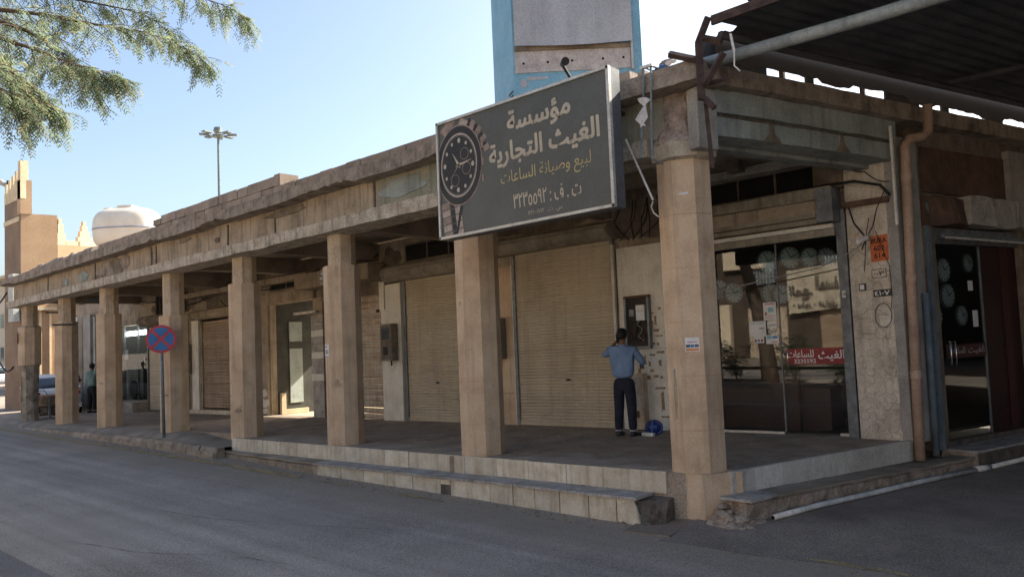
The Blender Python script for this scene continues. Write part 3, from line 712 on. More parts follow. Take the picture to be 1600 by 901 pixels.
# side street beams (painted grey green) and cornice
def sb(name, m, s0, s1, o0, o1, z0, z1, parent=None, step=.3, j=.008, seed=0):
    b = MB(); n = max(2, int((s1-s0)/step)); rings = []
    for i in range(n+1):
        s_ = s0+(s1-s0)*i/n; g = lambda k: j*noise.noise(Vector((s_*2.1, k*5.7+seed, .9)))*2
        rings.append([SIDE @ Vector((s_, -o1+g(1), z0+g(2))), SIDE @ Vector((s_, -o0, z0)), SIDE @ Vector((s_, -o0, z1)), SIDE @ Vector((s_, -o1+g(3), z1+g(4)))])
    return b.loft(rings).build(name, m, parent or bld, shear=True)
sb("cornice", "cornice_concrete", .02, 20, -.2, .36, 4.385, 4.60, step=.2, j=.009)
sb("side_beam_upper", "green_grey_paint", .3, 3.75, -.1, .22, 4.115, 4.39)
sb("side_beam_groove", "dark_masonry", .3, 3.75, -.1, .165, 4.07, 4.118)
sb("side_beam_lower", "green_grey_paint", .3, 3.75, -.16, .19, 3.85, 4.072)
sb("side_beam_inner", "green_grey_paint", .3, 3.7, -.34, -.155, 3.80, 4.19)
for s_, w in ((1.25, .32), (2.6, .3)):
    b = MB(); b.add([SIDE @ Vector((s_-w*.5, -.196, 3.855)), SIDE @ Vector((s_+w*.55, -.196, 3.852)), SIDE @ Vector((s_+.06, -.2, 3.95)), SIDE @ Vector((s_+.03, -.2, 4.07)), SIDE @ Vector((s_-.04, -.2, 4.07)), SIDE @ Vector((s_-.05, -.2, 3.95))], [(0,1,2,3,4,5)])
    b.build("broken_plaster", "wall_dark", bld, shear=True)
b = MB(); sidebox(b, -.02, .30, .07, .235, 3.66, 4.36); bevel(b.build("side_slab", "grey_plaster", bld, shear=True), .012)

# parapet of loose concrete blocks: every block a part
def block(x0, x1, z0, z1, y0=-.06, y1=.12, m="grey_block"):
    dy = random.uniform(-.012, .012); dz = random.uniform(-.006, .006)
    o = MB().box(x0+.006, x1-.006, y0+dy, y1+dy, z0, z1+dz).build("parapet_block", m, bld, shear=True)
    return o
x = -17.3
while x < -3.2:
    L_ = .39; block(x, x+L_, 4.61, 4.80); x += L_
x = -13.95; k = 0
while x < -8.75:
    block(x, x+.39, 4.815, 5.005 if k > 0 else 4.95); x += .39; k += 1
block(-8.66, -8.44, 4.80, 5.03, -.06, .34)
rings = []; x = -24.95; hh = .06; rq = random.Random(9)
while x < -17.32:
    if rq.random() < .35: hh = max(.03, min(.22, .05 + .13*smooth01((x+25)/6) + rq.uniform(-.05, .05)))
    j_ = rq.uniform(-.012, .012)
    rings.append([(x, -.22+j_, 4.59), (x, .15, 4.59), (x, .12, 4.60+hh), (x, -.12+j_, 4.60+hh+rq.uniform(-.012, .012)), (x, -.2+j_, 4.60+hh*.55)])
    x += rq.uniform(.07, .16)
MB().loft(rings).build("parapet_rubble", "cornice_concrete", bld, shear=True)
for x, w, h, y in ((-.98, .36, .17, -.12), (-.52, .1, .12, -.1), (-.36, .42, .13, .1)):
    b = MB(); bar(b, x, x+w, y, y+.25, 4.60, 4.60+h, .1, .012, .015, x)
    b.build("parapet_lump", "grey_block", bld, shear=True)

# ------------------------------------------------------------------ shop wall under the arcade, y = 3.75
WY = 3.75
opens = [(-25.8, -23.42, .36, 3.08), (-23.30, -20.9, 0, 2.93), (-19.42, -16.6, .12, 2.93), (-15.35, -13.2, -.02, 3.10), (-12.62, -10.22, 0, 2.98),
         (-9.42, -6.68, 0, 3.30), (-6.02, -3.58, 0, 3.52), (-2.05, .42, -.02, 3.08)]
wl = MB(); prev = -30.0
for (a, c, z0, z1) in opens:
    wl.box(prev, a, WY, WY+.2, -.1, 4.19); wl.box(a, c, WY+.001, WY+.2, z1, 4.19)
    if z0 > .05: wl.box(a, c, WY-.001, WY+.2, -.1, z0)
    prev = c
wl.box(prev, .56, WY, WY+.2, -.1, 4.19)
wl.build("wall", "wall_plaster", bld, shear=True)
MB().box(-30.2, -30.0, 3.75, 9.0, -.2, 4.4).box(-30.0, -15.46, 8.8, 9.0, -.2, 4.37).box(-11.5, .5, 8.8, 9.0, -.2, 4.0).build("wall", "wall_plaster", bld, shear=True)
# dark patches above the shutters, framed transoms
for x0, x1, z0, z1 in ((-9.32, -7.2, 3.66, 4.02), (-1.75, .10, 3.70, 4.02), (-15.2, -12.9, 3.50, 3.82), (-20.9, -20.3, 3.3, 3.9), (-22.6, -21.8, 3.3, 3.95)):
    MB().box(x0, x1, WY-.012, WY-.004, z0, z1).build("transom_dark", "dark_void", bld, shear=True)  # black panel painted in place of an opening's dark depth
    f = MB()
    for a, c, d, e in ((x0-.04, x1+.04, z1, z1+.04), (x0-.04, x1+.04, z0-.04, z0), (x0-.04, x0, z0, z1), (x1, x1+.04, z0, z1)): f.box(a, c, WY-.05, WY-.002, d, e)
    for t in (.34, .67): xx = x0+(x1-x0)*t; f.box(xx-.015, xx+.015, WY-.035, WY-.013, z0, z1)
    f.build("transom_frame", "wall_dark", bld, shear=True)
for i, (x, z, w, h, m) in enumerate(((-5.4, 3.95, 2.6, .35, "wall_dark"), (-3.1, 3.75, 1.3, .9, "wall_dark"), (-9.9, 3.75, .7, .5, "wall_dark"), (-11.6, 3.6, 2.2, .6, "wall_dark"), (-12.9, 4.0, 1.6, .4, "wall_dark"),
        (-17.8, 3.55, 2.9, .7, "wall_dark"), (-21.5, 3.6, 3, .7, "wall_dark"), (-.6, 3.42, 2.6, .3, "wall_dark"), (-16.2, 3.9, 1.2, .4, "wall_dark"))):
    patch("dark_patch", m, x, z, w, h, WY-.005-.001*i, seed=20+i*2.3, th=.004)
# -- roller shutters
def shutter(x0, x1, z0, z1, y, pitch, m, deep=.014):
    n = int((z1-z0)/pitch); V = []; F = []
    for i in range(n):
        za = z0+i*pitch
        for dz, dy in ((0, .0), (.12, -.6), (.45, -1), (.8, -.7), (.93, .15)):
            z = za+dz*pitch; V += [(x0, y+dy*deep, z), (x1, y+dy*deep, z)]
    for k in range(len(V)//2-1): F.append((2*k, 2*k+1, 2*k+3, 2*k+2))
    return MB().add(V, F).build("slat_curtain", m, bld, shear=True, smooth=False)
def rails(x0, x1, z0, z1, y, m="steel_frame"):
    for x in (x0, x1): MB().box(x-.03, x+.03, y-.035, y+.03, z0, z1).build("guide_rail", m, bld, shear=True)
def housing(x0, x1, z0, z1, y0, m="shutter_housing"):
    pr = []; n = 7; H = z1-z0; D = WY-y0
    for i in range(n+1):
        t = i/n; a = PI*t
        pr.append((WY - D*(.55+.45*math.sin(a)), z0+H*t))
    rings = [[(x, WY, z0)] + [(x, y, z) for y, z in pr] + [(x, WY, z1)] for x in (x0, x1)]
    o = MB().loft(rings).build("shutter_housing", m, bld, shear=True)
    for t in (.25, .5, .75):
        zz = z0+H*t; yy = WY - D*(.55+.45*math.sin(PI*t))
        MB().box(x0, x1, yy-.012, yy+.03, zz-.01, zz+.01).build("housing_rib", m, o, shear=True)
    return o
def bottom_bar(x0, x1, z, y, m): MB().box(x0, x1, y-.03, y+.02, z, z+.07).build("bottom_bar", m, bld, shear=True)
# shutter 2 (behind the workman)
shutter(-5.98, -3.62, .07, 3.5, 3.72, .0605, "shutter_beige"); bottom_bar(-5.98, -3.62, .005, 3.72, "shutter_beige"); rails(-6.0, -3.6, .0, 3.40, 3.71)
housing(-6.45, -3.5, 3.40, 3.73, 3.38)
MB().box(-4.78, -4.68, 3.695, 3.705, .86, .90).build("lock_plate", "black_paint", bld, shear=True)
MB().box(-3.60, -3.54, 3.64, 3.70, .9, 3.30).build("pale_conduit", "pale_metal_bar", bld, shear=True)
# shutter 1
shutter(-9.38, -6.72, .07, 3.28, 3.72, .0605, "shutter_beige"); bottom_bar(-9.38, -6.72, .005, 3.72, "shutter_beige"); rails(-9.40, -6.70, 0, 3.2, 3.71)
housing(-9.95, -6.7, 3.22, 3.6, 3.42)
MB().box(-8.43, -8.33, 3.695, 3.705, .84, .88).build("lock_plate", "black_paint", bld, shear=True)
# shutter 0: wide rusty slats, each one a piece
sm = None
for i in range(21):
    z = .02 + i*.141
    if sm is None:
        b = MB(); P = [(0, 0), (-.022, .02), (-.03, .06), (-.022, .105), (0, .125)]
        b.loft([[(x, 3.72+dy, dz) for dy, dz in P] + [(x, 3.745, .125), (x, 3.745, 0)] for x in (-12.6, -10.24)])
        o = b.build("slat", "shutter_pale", bld, shear=False); sm = o.data
        for v in sm.vertices: pass
    else:
        o = bpy.data.objects.new("slat", sm); COL.objects.link(o); o.parent = bld
    o.location.z = z + G(-11.4, 3.7)
    o.rotation_euler.y = 0
rails(-12.62, -10.22, 0, 2.98, 3.70, "rust_panel")
MB().box(-12.7, -10.2, 3.66, 3.76, 2.99, 3.3).build("shutter_housing", "wall_dark", bld, shear=True)
MB().box(-10.42, -10.34, 3.66, 3.70, 2.55, 2.62).build("lock_plate", "black_paint", bld, shear=True)
# garage shutter between columns
shutter(-19.38, -16.6, .16, 2.92, 3.80, .085, "shutter_brown", .018); rails(-19.42, -16.6, .12, 2.93, 3.78, "wall_plaster")
housing(-19.9, -16.5, 2.93, 3.22, 3.5, "wall_plaster")
MB().box(-19.9, -16.0, 3.55, 3.80, -.02, .115).build("door_sill", "marble_tile", bld, shear=True)
MB().box(-19.95, -19.50, 3.68, 3.76, .1, 3.1).build("pilaster", "white_plaster", bld, shear=True)
for k in (.9, 1.25, 1.6, 2.0): MB().box(-19.3, -16.7, 3.775, 3.782, k, k+.02).build("dent_line", "wall_dark", bld, shear=True)
# shutter by the lit shop
shutter(-23.25, -20.95, .03, 2.93, 3.74, .09, "shutter_beige", .016); rails(-23.30, -20.9, 0, 2.93, 3.72)
housing(-23.6, -20.8, 2.95, 3.3, 3.45, "wall_dark")
# pale slatted screen right of the dark doorway
for i in range(9):
    z = .95 + i*.19
    MB().box(-13.17, -12.64, 3.66, 3.72+.004*(i % 2), z, z+.178).build("screen_slat", "white_plaster" if i % 3 == 0 else "foam_grey", bld, shear=True)
MB().box(-13.19, -12.63, 3.69, 3.75, .0, .94).build("screen_panel", "foam_grey", bld, shear=True)
MB().box(-13.9, -12.9, 3.60, 3.68, 2.72, 2.78).build("bent_rail", "pale_metal_bar", bld, shear=True)
# facings between the shutters
MB().box(-10.19, -9.47, 3.62, 3.75, -.01, 3.17).build("pier_panel", "white_plaster", bld, shear=True)
MB().box(-10.20, -10.02, 3.585, 3.618, 2.6, 3.25).build("loose_panel", "white_plaster", bld, shear=True)
for a, c in ((0, .62), (.63, 1.4), (1.41, 2.15), (2.16, 3.18)):
    MB().box(-6.65, -6.08, 3.70, 3.75, a, c).build("marble_panel", "column_cladding", bld, shear=True)
MB().box(-6.075, -6.045, 3.68, 3.74, 0, 3.2).build("pale_edge_strip", "pale_metal_bar", bld, shear=True)
MB().box(-3.5, -2.05, 3.69, 3.75, -.02, 3.22).build("white_wall_panel", "white_plaster", bld, shear=True)
MB().box(-3.51, -2.04, 3.67, 3.688, 1.39, 1.415).build("panel_lip", "pale_metal_bar", bld, shear=True)
for x, w in ((-15.75, .38),): MB().box(x, x+w, 3.66, 3.75, 0, 3.2).build("door_jamb", "wall_plaster", bld, shear=True)
for z, w, h in ((.35, .36, .25), (.62, .3, .2), (.12, .34, .14)): patch("whitewash_patch", "white_plaster", -15.55, z, w, h, 3.652, seed=z*9)
MB().box(-15.8, -13.0, 3.64, 3.75, 3.12, 3.38).build("lintel", "wall_plaster", bld, shear=True)
MB().box(-20.3, -12.8, 3.3, 3.6, 3.62, 3.76).build("service_duct", "wall_plaster", bld, shear=True)
MB().box(-13.2, -10.1, 3.2, 3.7, 3.32, 3.7).build("bulkhead", "wall_plaster", bld, shear=True)
# -- open passage with the sun coming in from the yard behind
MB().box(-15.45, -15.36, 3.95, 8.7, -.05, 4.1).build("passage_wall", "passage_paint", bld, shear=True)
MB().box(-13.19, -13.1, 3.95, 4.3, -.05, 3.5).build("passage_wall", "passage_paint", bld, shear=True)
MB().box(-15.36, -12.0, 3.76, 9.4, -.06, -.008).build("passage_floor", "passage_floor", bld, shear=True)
MB().box(-15.359, -15.33, 4.36, 4.78, .30, 2.62).build("frosted_strip", "passage_pale", bld, shear=True)
MB().box(-15.329, -15.32, 4.36, 4.78, 1.85, 2.05).build("strip_band", "passage_paint", bld, shear=True)
MB().box(-15.355, -15.25, 4.02, 4.16, 0, .6).box(-15.355, -15.25, 4.16, 4.9, 0, .13).build("low_block", "cream_trim", bld, shear=True)
# -- lit shop far along
b = MB(); b.box(-25.8, -23.4, 6.4, 6.5, .3, 3.2).box(-25.9, -25.8, 3.95, 6.5, .3, 3.2).box(-23.42, -23.32, 3.95, 6.5, .3, 3.2).box(-25.9, -23.3, 3.95, 6.5, 3.08, 3.2).box(-25.9, -23.3, 3.76, 6.5, .26, .35)
b.build("shop_interior", "dark_interior", bld, shear=True)
MB().box(-25.8, -23.42, 3.765, 3.772, .37, 3.07).build("shop_window", "side_glass", bld, shear=True)
MB().box(-25.62, -25.54, 3.79, 3.86, .36, 3.07).box(-23.50, -23.42, 3.79, 3.86, .36, 3.07).box(-24.42, -24.36, 3.80, 3.86, .36, 3.07).build("window_mullion", "steel_frame", bld, shear=True)
MB().box(-26.3, -23.3, 3.15, 3.74, 0, .34).build("door_step", "tread_stone", bld, shear=True)
MB().box(-28.0, -26.35, 3.2, 3.74, 0, .18).build("door_step", "pavement_concrete", bld, shear=True)
for x0, x1 in ((-25.527, -24.674), (-24.453, -23.907)):
    MB().box(x0, x1, 3.86, 3.92, 2.708, 2.873).build("tube_lamp", "tube_light", bld, shear=True)
MB().box(-25.55, -25.3, 3.80, 3.83, 1.85, 2.2).build("door_notice", "paper", bld, shear=True)
MB().box(-23.78, -23.74, 3.77, 3.79, 1.5, 1.9).build("door_handle", "chrome", bld, shear=True)
# doorway and grey pillars beyond it
for x0, x1, z1, m in ((-29.9, -29.6, 3.7, "white_plaster"), (-28.9, -28.2, 3.7, "grey_plaster"), (-27.9, -27.7, 3.6, "grey_plaster")):
    MB().box(x0, x1, 3.55, 3.74, 0, z1).build("pilaster", m, bld, shear=True)
MB().box(-28.15, -27.0, 3.70, 3.745, .4, 3.0).build("display_window", "green_grey_paint", bld, shear=True)
MB().box(-27.0, -26.6, 3.68, 3.742, .2, 2.6).build("door_leaf", "cream_trim", bld, shear=True)

# chips, stains and poster scraps on the columns
def chip(col, cx, k, z, w, h, m, seed):
    a = math.radians(-17.2) - PI/2 + k*PI/4; rr = .3035
    c = Vector((cx+rr*math.cos(a), .3+rr*math.sin(a), 0)); u = Vector((-math.sin(a), math.cos(a), 0)); n_ = Vector((math.cos(a), math.sin(a), 0)); n = 14
    P = []
    for i in range(n):
        t = 2*PI*i/n; q = 1+.55*noise.noise(Vector((math.cos(t)*1.7+seed, math.sin(t)*1.7, seed)))
        du = max(-.115, min(.115, w/2*q*math.cos(t))); P.append((du, z+h/2*q*math.sin(t)))
    V = [c+u*a_+n_*.003+Vector((0,0,b_)) for a_, b_ in P] + [c+u*a_*1.03-n_*.002+Vector((0,0,b_)) for a_, b_ in P]
    MB().add(V, [tuple(range(n))] + [(i, i+n, (i+1) % n+n, (i+1) % n) for i in range(n)]).build("chip", m, col, shear=True)
cols_ = [o for o in bld.children if o.name.startswith("column")]
rc = random.Random(5)
for cx, o in zip([c[0] for c in cols]+[None], cols_):
    if cx is None: continue
    for j in range(4):
        k = rc.choice((0, 0, 1, 1, 2)); base = False
        chip(o, cx, k, rc.uniform(.03, .3) if base else rc.uniform(.5, 2.4), rc.uniform(.08, .24), rc.uniform(.04, .16) if base else rc.uniform(.02, .10), rc.choice(("kerb_stone", "wall_plaster", "wall_plaster") if base else ("column_plaster", "wall_plaster", "column_plaster")), cx+j*3.7)
for j, (k, z, w, h, m) in enumerate(((0, 2.05, .10, .03, "column_plaster"), (1, 3.2, .10, .03, "paper"), (1, 2.35, .16, .012, "column_plaster"), (0, 1.15, .03, .08, "galvanised"), (0, .9, .05, .5, "wall_plaster"))):
    chip(cols_[-1], -.21, k, z, w, h, m, 40+j*2.2)
# ------------------------------------------------------------------ glass shop at the corner
MB().box(-3.45, -3.35, 3.95, 8.7, -.05, 4.2).box(-3.4, 2.74, 8.6, 8.7, -.05, 3.9).box(-3.35, .3, 6.2, 6.3, -.05, 4.2).build("shop_partition", "dark_interior", bld, shear=True)
b = MB().prism([(-3.35, 3.96), (.95, 3.96), sp(9.6, -.1), (-3.35, 9.3)], -.06, -.012); b.build("shop_floor", "shop_floor", bld, shear=True)
b = MB().prism([(-3.35, 3.96), (.95, 3.96), sp(9.6, -.1), (-3.35, 9.3)], 3.3, 3.36); b.build("shop_ceiling", "dark_interior", bld, shear=True)
gl = MB().box(-2.05, -.60, 3.80, 3.812, .03, 3.02).build("shop_window", "window_glass", bld, shear=True)
gd = MB().box(-.585, .36, 3.79, 3.802, .03, 3.02).build("glass_door", "window_glass", bld, shear=True)
gd["label"] = "glass shop door with red strip"
MB().box(-.61, -.59, 3.785, 3.815, .03, 3.0).build("edge_trim", "steel_frame", gl, shear=True)
MB().box(-2.05, -.62, 3.76, 3.80, 0, .035).build("floor_rail", "pale_metal_bar", gl, shear=True)
MB().box(.22, .36, 3.765, 3.785, .0, .04).build("pivot", "pale_metal_bar", gd, shear=True)
MB().box(.38, .47, 3.66, 3.80, -.02, 3.3).build("door_frame", "steel_frame", bld, shear=True)
MB().box(.475, .53, 3.62, 3.76, -.02, 3.3).build("guide_rail", "steel_frame", bld, shear=True)
# red door strip, handle and lettering
RX0, RX1, RZ0, RZ1 = -.53, .36, 1.06, 1.30
MB().box(RX0, RX1, 3.776, 3.789, RZ0, RZ1).build("red_strip", "red_print", gd, shear=True)
for nm, t, x0, w, z0, h, ar in (("lettering", "الغيث", -.03, .375, RZ0+.045, .155, True), ("lettering", "للساعات", -.50, .40, RZ0+.105, .11, True), ("phone_number", "3235592", -.40, .33, RZ0+.02, .06, False)):
    lettering(nm, t, "paper", gd, (x0, 3.773, z0), (1,0,0), (0,0,1), w, h, .02, ar)
MB().tube([(-.47, 3.77, .98), (-.47, 3.70, .98), (-.47, 3.70, 1.34), (-.47, 3.77, 1.34)], .014, 8).build("handle", "chrome", gd, shear=True, smooth=True)
# papers on the window
def paper(x0, x1, z0, z1, y, parent, marks=()):
    p = MB().box(x0, x1, y-.003, y, z0, z1).build("notice", "paper", parent, shear=True)
    for i, (a, c, d, e, m) in enumerate(marks):
        w = x1-x0; h = z1-z0
        MB().box(x0+a*w, x0+c*w, y-.0045, y-.0031, z0+d*h, z0+e*h).build("print", m, p, shear=True)
GY = 3.795
paper(-0.852, -0.645, 1.762, 2.042, GY, gl, ((.1,.9,.86,.94,"paper_pink"), (.35,.8,.45,.7,"paper_teal"), (.1,.25,.3,.45,"red_print"), (.1,.9,.22,.26,"paper_pink"), (.1,.8,.1,.14,"paper_pink")))
paper(-1.103, -0.828, 1.512, 1.754, GY, gl, ((.6,.9,.5,.56,"paper_ink"), (.1,.9,.85,.9,"paper_teal")))
paper(-0.802, -0.648, 1.631, 1.740, GY, gl, ((.1,.9,.4,.5,"paper_ink"),))
paper(-0.789, -0.675, 1.551, 1.611, GY, gl, ((.1,.9,.2,.8,"foam_grey"),))
paper(-0.837, -0.631, 1.391, 1.531, GY, gl, ((.08,.5,.55,.9,"paper_teal"), (.55,.92,.6,.85,"sign_blue"), (.5,.9,.12,.3,"paper_pink")))
paper(-1.039, -0.870, 1.410, 1.511, GY, gl, ((.1,.3,.2,.6,"red_print"), (.4,.6,.2,.6,"sign_blue"), (.7,.9,.2,.6,"red_print")))
paper(0.414, 0.477, 2.015, 2.118, 3.655, bld, ((.2,.8,.3,.7,"foam_grey"),))
# housing, bars and metal box above the glass
bar(MB(), -2.05, .44, 3.36, 3.74, 3.46, 3.62, .5, .006, .006).build("shutter_housing", "shutter_housing", bld, shear=True)
bar(MB(), -2.05, .22, 3.42, 3.72, 3.27, 3.455, .5, .004, .004, 3).build("housing_lower", "wall_plaster", bld, shear=True)
MB().box(-2.05, .20, 3.40, 3.42, 3.20, 3.268).box(-2.05, .20, 3.45, 3.47, 3.12, 3.19).build("housing_rib", "shutter_housing", bld, shear=True)
MB().box(-2.05, .39, 3.52, 3.60, 3.04, 3.10).build("pale_bar", "white_plaster", bld, shear=True)
MB().box(-2.05, .39, 3.56, 3.66, 2.93, 3.035).build("shutter_end", "shutter_housing", bld, shear=True)
MB().box(.23, .46, 3.34, 3.72, 3.12, 3.60).build("motor_box", "steel_frame", bld, shear=True)
MB().box(.12, .56, 3.60, 3.745, 3.62, 4.06).build("recess_dark", "wall_dark", bld, shear=True)  # dark box whose colour stands in for a shaded recess
bar(MB(), -2.2, .5, 3.52, 3.72, 4.04, 4.18, .4, .01, .01).build("upper_ledge", "foam_grey", bld, shear=True)
MB().box(-.95, -.75, 3.0, 3.2, 4.02, 4.20).build("soffit_hanger", "wall_dark", bld, shear=True)
# things inside the glass shop
def disc_thing(name, label, cat, x, y, z, r, nx, ny, group=None):
    t = thing(name, label, cat, (x, y, z), math.atan2(ny, nx)+PI/2, group)
    X = Matrix.Rotation(PI/2, 4, 'X')
    MB().lathe([(0, 0), (r, 0), (r, .02), (r*.92, .03), (0, .03)], 22, X).build("case", "clock_rim", t, world=False)
    MB().lathe([(0, .031), (r*.88, .031), (0, .0325)], 22, X).build("dial", "clock_face", t, world=False)
    b = MB()
    for k in range(12):
        a = 2*PI*k/12; b.box(-.008*r/.18, .008*r/.18, -.037, -.033, r*.7, r*.82, Matrix.Rotation(a, 4, 'Y'))
    b.build("hour_marks", "black_paint", t, world=False)
    b = MB(); b.box(-.006, .006, -.04, -.036, 0, r*.5, Matrix.Rotation(1.1, 4, 'Y')).box(-.005, .005, -.042, -.039, 0, r*.72, Matrix.Rotation(-.5, 4, 'Y'))
    b.build("hands", "black_paint", t, world=False)
    return t
CG = "round wall clocks hanging in the shop window"
for x, z, r, lab in ((-0.963, 2.730, .19, "large pale round clock high in the window above the pasted notices"),
        (-0.587, 2.750, .19, "round clock just left of the banner, highest row"),
        (-0.942, 2.201, .17, "round clock directly above the pasted notices"),
        (-0.762, 2.175, .17, "round clock between the pasted notices and the banner"),
        (-1.589, 2.268, .18, "round clock over the reflected shrub, nearer the door"),
        (-1.843, 2.345, .18, "round clock closest to the corner column"),
        (-0.270, 2.713, .17, "dim round clock peeking over the banner's middle"),
        (-0.012, 2.682, .17, "dim round clock peeking over the banner's right end")):
    disc_thing("wall_clock", lab, "clock", x, 4.3, z+G(x, 4.3), r, .80, -.6, CG)
BANNER_DONE = 1
ct = thing("shop_counter", "low wine red display counter behind the shop glass", "counter", (-1, 4.4, 0))
MB().box(-2.6, -.1, 4.35, 4.9, 0, .62).build("panel", "wine_board", ct, shear=True)
MB().box(-2.6, -.1, 4.33, 4.92, .622, .66).build("top", "dark_red", ct, shear=True)
MB().box(-1.0, -.55, 4.25, 4.345, 0, 1.0).build("end_panel", "wine_board", ct, shear=True)
# cracked end pier and side wall
MB().prism([(.56, 3.60), (1.13, 3.52), (1.19, 3.60), (1.19, 3.97), (.56, 3.97)], -.03, 4.19).build("end_pier", "cracked_plaster", bld, shear=True)
rs = random.Random(3)
def stone(cx, cz, w, h):
    n = 9; P = []
    ph = rs.uniform(0, 6)
    for i in range(n):
        t = 2*PI*i/n+ph; q = .86+.20*rs.random(); x = max(.575, min(1.12, cx+w/2*q*math.cos(t)*1.1)); P.append((x, cz+h/2*q*math.sin(t)*1.1))
    y = lambda x: 3.60-(x-.56)*.14
    V = [(x, y(x)+.004, z) for x, z in P] + [(cx+(x-cx)*.80, y(x)-.012, cz+(z-cz)*.80) for x, z in P]
    MB().add(V, [tuple(range(n, 2*n))] + [(i, (i+1) % n, n+(i+1) % n, n+i) for i in range(n)]).build("stone", "cracked_plaster", bld, shear=True, smooth=False)
z = .07; row = 0
while z < 1.30:
    h = rs.uniform(.10, .16); x = .57 - rs.uniform(0, .05)
    while x < 1.10:
        w = rs.uniform(.10, .19); stone(x+w/2, z+rs.uniform(-.015, .015), w*1.02, h*1.05); x += w
    z += h
MB().prism([(1.135, 3.515), sp(3.74, .16), sp(4.30, .16), sp(4.30, -.1), (1.195, 3.7), (1.195, 3.6)], -.04, 4.19).build("pier_side", "grey_plaster", bld, shear=True)
b = MB(); sidebox(b, 4.305, 4.68, -.05, .12, -.2, 3.45); b.build("door_jamb", "wall_dark", bld, shear=True)
b = MB(); sidebox(b, 4.42, 4.50, .122, .17, -.2, 3.3); b.build("jamb_tube", "blue_grey_pvc", bld, shear=True)
b = MB(); sidebox(b, 4.30, 20, -.1, .10, 3.44, 4.38); b.build("side_wall", "wall_dark", bld, shear=True)
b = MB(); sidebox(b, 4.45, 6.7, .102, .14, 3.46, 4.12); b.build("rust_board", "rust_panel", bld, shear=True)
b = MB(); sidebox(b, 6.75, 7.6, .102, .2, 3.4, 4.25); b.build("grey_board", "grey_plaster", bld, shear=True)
b = MB(); sidebox(b, 7.12, 20, -.12, .11, -.2, 3.44); b.build("side_wall", "wall_dark", bld, shear=True)
b = MB(); bar(b, 4.36, 5.5, -.24, .0, 2.98, 3.40, .12, .06, .05, 2); 
for i, v in enumerate(b.v): b.v[i] = SIDE @ v
b.build("crumbled_beam", "rust_panel", bld, shear=True)
for a, c in ((5.42, 6.12), (6.18, 6.72), (6.78, 8.2)):
    b = MB(); bar(b, a, c, -.27, .0, 3.0, 3.44, .14, .02, .02, a)
    for i, v in enumerate(b.v): b.v[i] = SIDE @ v
    b.build("foam_panel", "foam_grey", bld, shear=True)
b = MB(); sidebox(b, 4.69, 7.12, -.02, .06, 2.74, 2.97); b.build("door_header", "steel_frame", bld, shear=True)
sd = MB(); sidebox(sd, 4.72, 6.0, .0, .012, -.12, 2.73); sd = sd.build("glass_door", "side_glass", bld, shear=True); sd["label"] = "dark glass side door with a long handle"
b = MB(); sidebox(b, 6.005, 6.04, -.005, .02, -.12, 2.73); b.build("edge_trim", "steel_frame", sd, shear=True)
b = MB(); sidebox(b, 6.05, 7.1, -.03, .008, -.12, 2.73); b.build("red_panel", "wine_board", bld, shear=True)
b = MB(); sidebox(b, 6.62, 6.80, .01, .03, -.12, 2.73); b.build("red_post", "dark_red", bld, shear=True)
b = MB(); sidebox(b, 4.69, 7.1, -.05, .06, -.24, -.125); b.build("door_sill", "dark_masonry", bld, shear=True)
b = MB(); sidebox(b, 4.95, 6.0, .0125, .018, 1.05, 1.25); st = b.build("red_strip", "dark_red", sd, shear=True)
U = Vector((BD.x, BD.y, 0))
for t, s0, w, z0, h in (("الغيث", 5.52, .44, 1.09, .12), ("للساعات", 5.03, .40, 1.12, .09)):
    lettering("lettering", t, "foam_grey", sd, (*sp(s0, .021), z0), U, (0,0,1), w, h, .02)
hx = [(4.97, .02, .96), (4.97, .07, .96), (4.97, .07, 1.30), (4.97, .02, 1.30)]
MB().tube([SIDE @ Vector((s_, -o_, z)) for s_, o_, z in hx], .013, 8).build("handle", "chrome", sd, shear=True, smooth=True)
hx = [(5.10, .02, .96), (5.10, .07, .96), (5.10, .07, 1.30), (5.10, .02, 1.30)]
MB().tube([SIDE @ Vector((s_, -o_, z)) for s_, o_, z in hx], .009, 8).build("handle", "chrome", sd, shear=True, smooth=True)
for (s0, s1, z0, z1) in ((4.74, 4.86, 1.55, 1.95), (5.72, 5.86, 1.5, 1.75), (5.65, 5.78, 2.05, 2.2)):
    b = MB(); sidebox(b, s0, s1, .0125, .016, z0, z1); b.build("notice", "paper_pink" if s0 < 5 else "paper", sd, shear=True)
for s_, z, r, lab in ((5.30, 2.38, .19, "round clock highest behind the side door"), (5.37, 1.99, .19, "round clock in the middle behind the side door"), (5.0, 1.68, .19, "round clock nearest the side door jamb"), (5.72, 1.68, .16, "glinting round clock right of the side door handle"), (6.0, 2.5, .15, "narrow tilted clock at the top of the side door")):
    x, y = sp(s_+.1, -.22); disc_thing("wall_clock", lab, "clock", x, y, z+G(x, y), r, BN.x, BN.y, "round clocks behind the side door")
# fluorescent fitting over the side door
fl = thing("tube_fitting", "unlit white tube light over the side door", "light fitting", (*sp(4.7, .25), 2.83))
MB().box(0, 2.3, -.03, .03, .02, .06, Matrix.Translation((*sp(4.72, .22), 2.78)) @ Matrix.Rotation(math.atan2(BD.y, BD.x), 4, 'Z')).build("base", "galvanised", fl, shear=True)
MB().tube([(*sp(4.74, .25), 2.795), (*sp(7.0, .25), 2.775)], .016, 8).build("tube", "white_pvc", fl, shear=True)

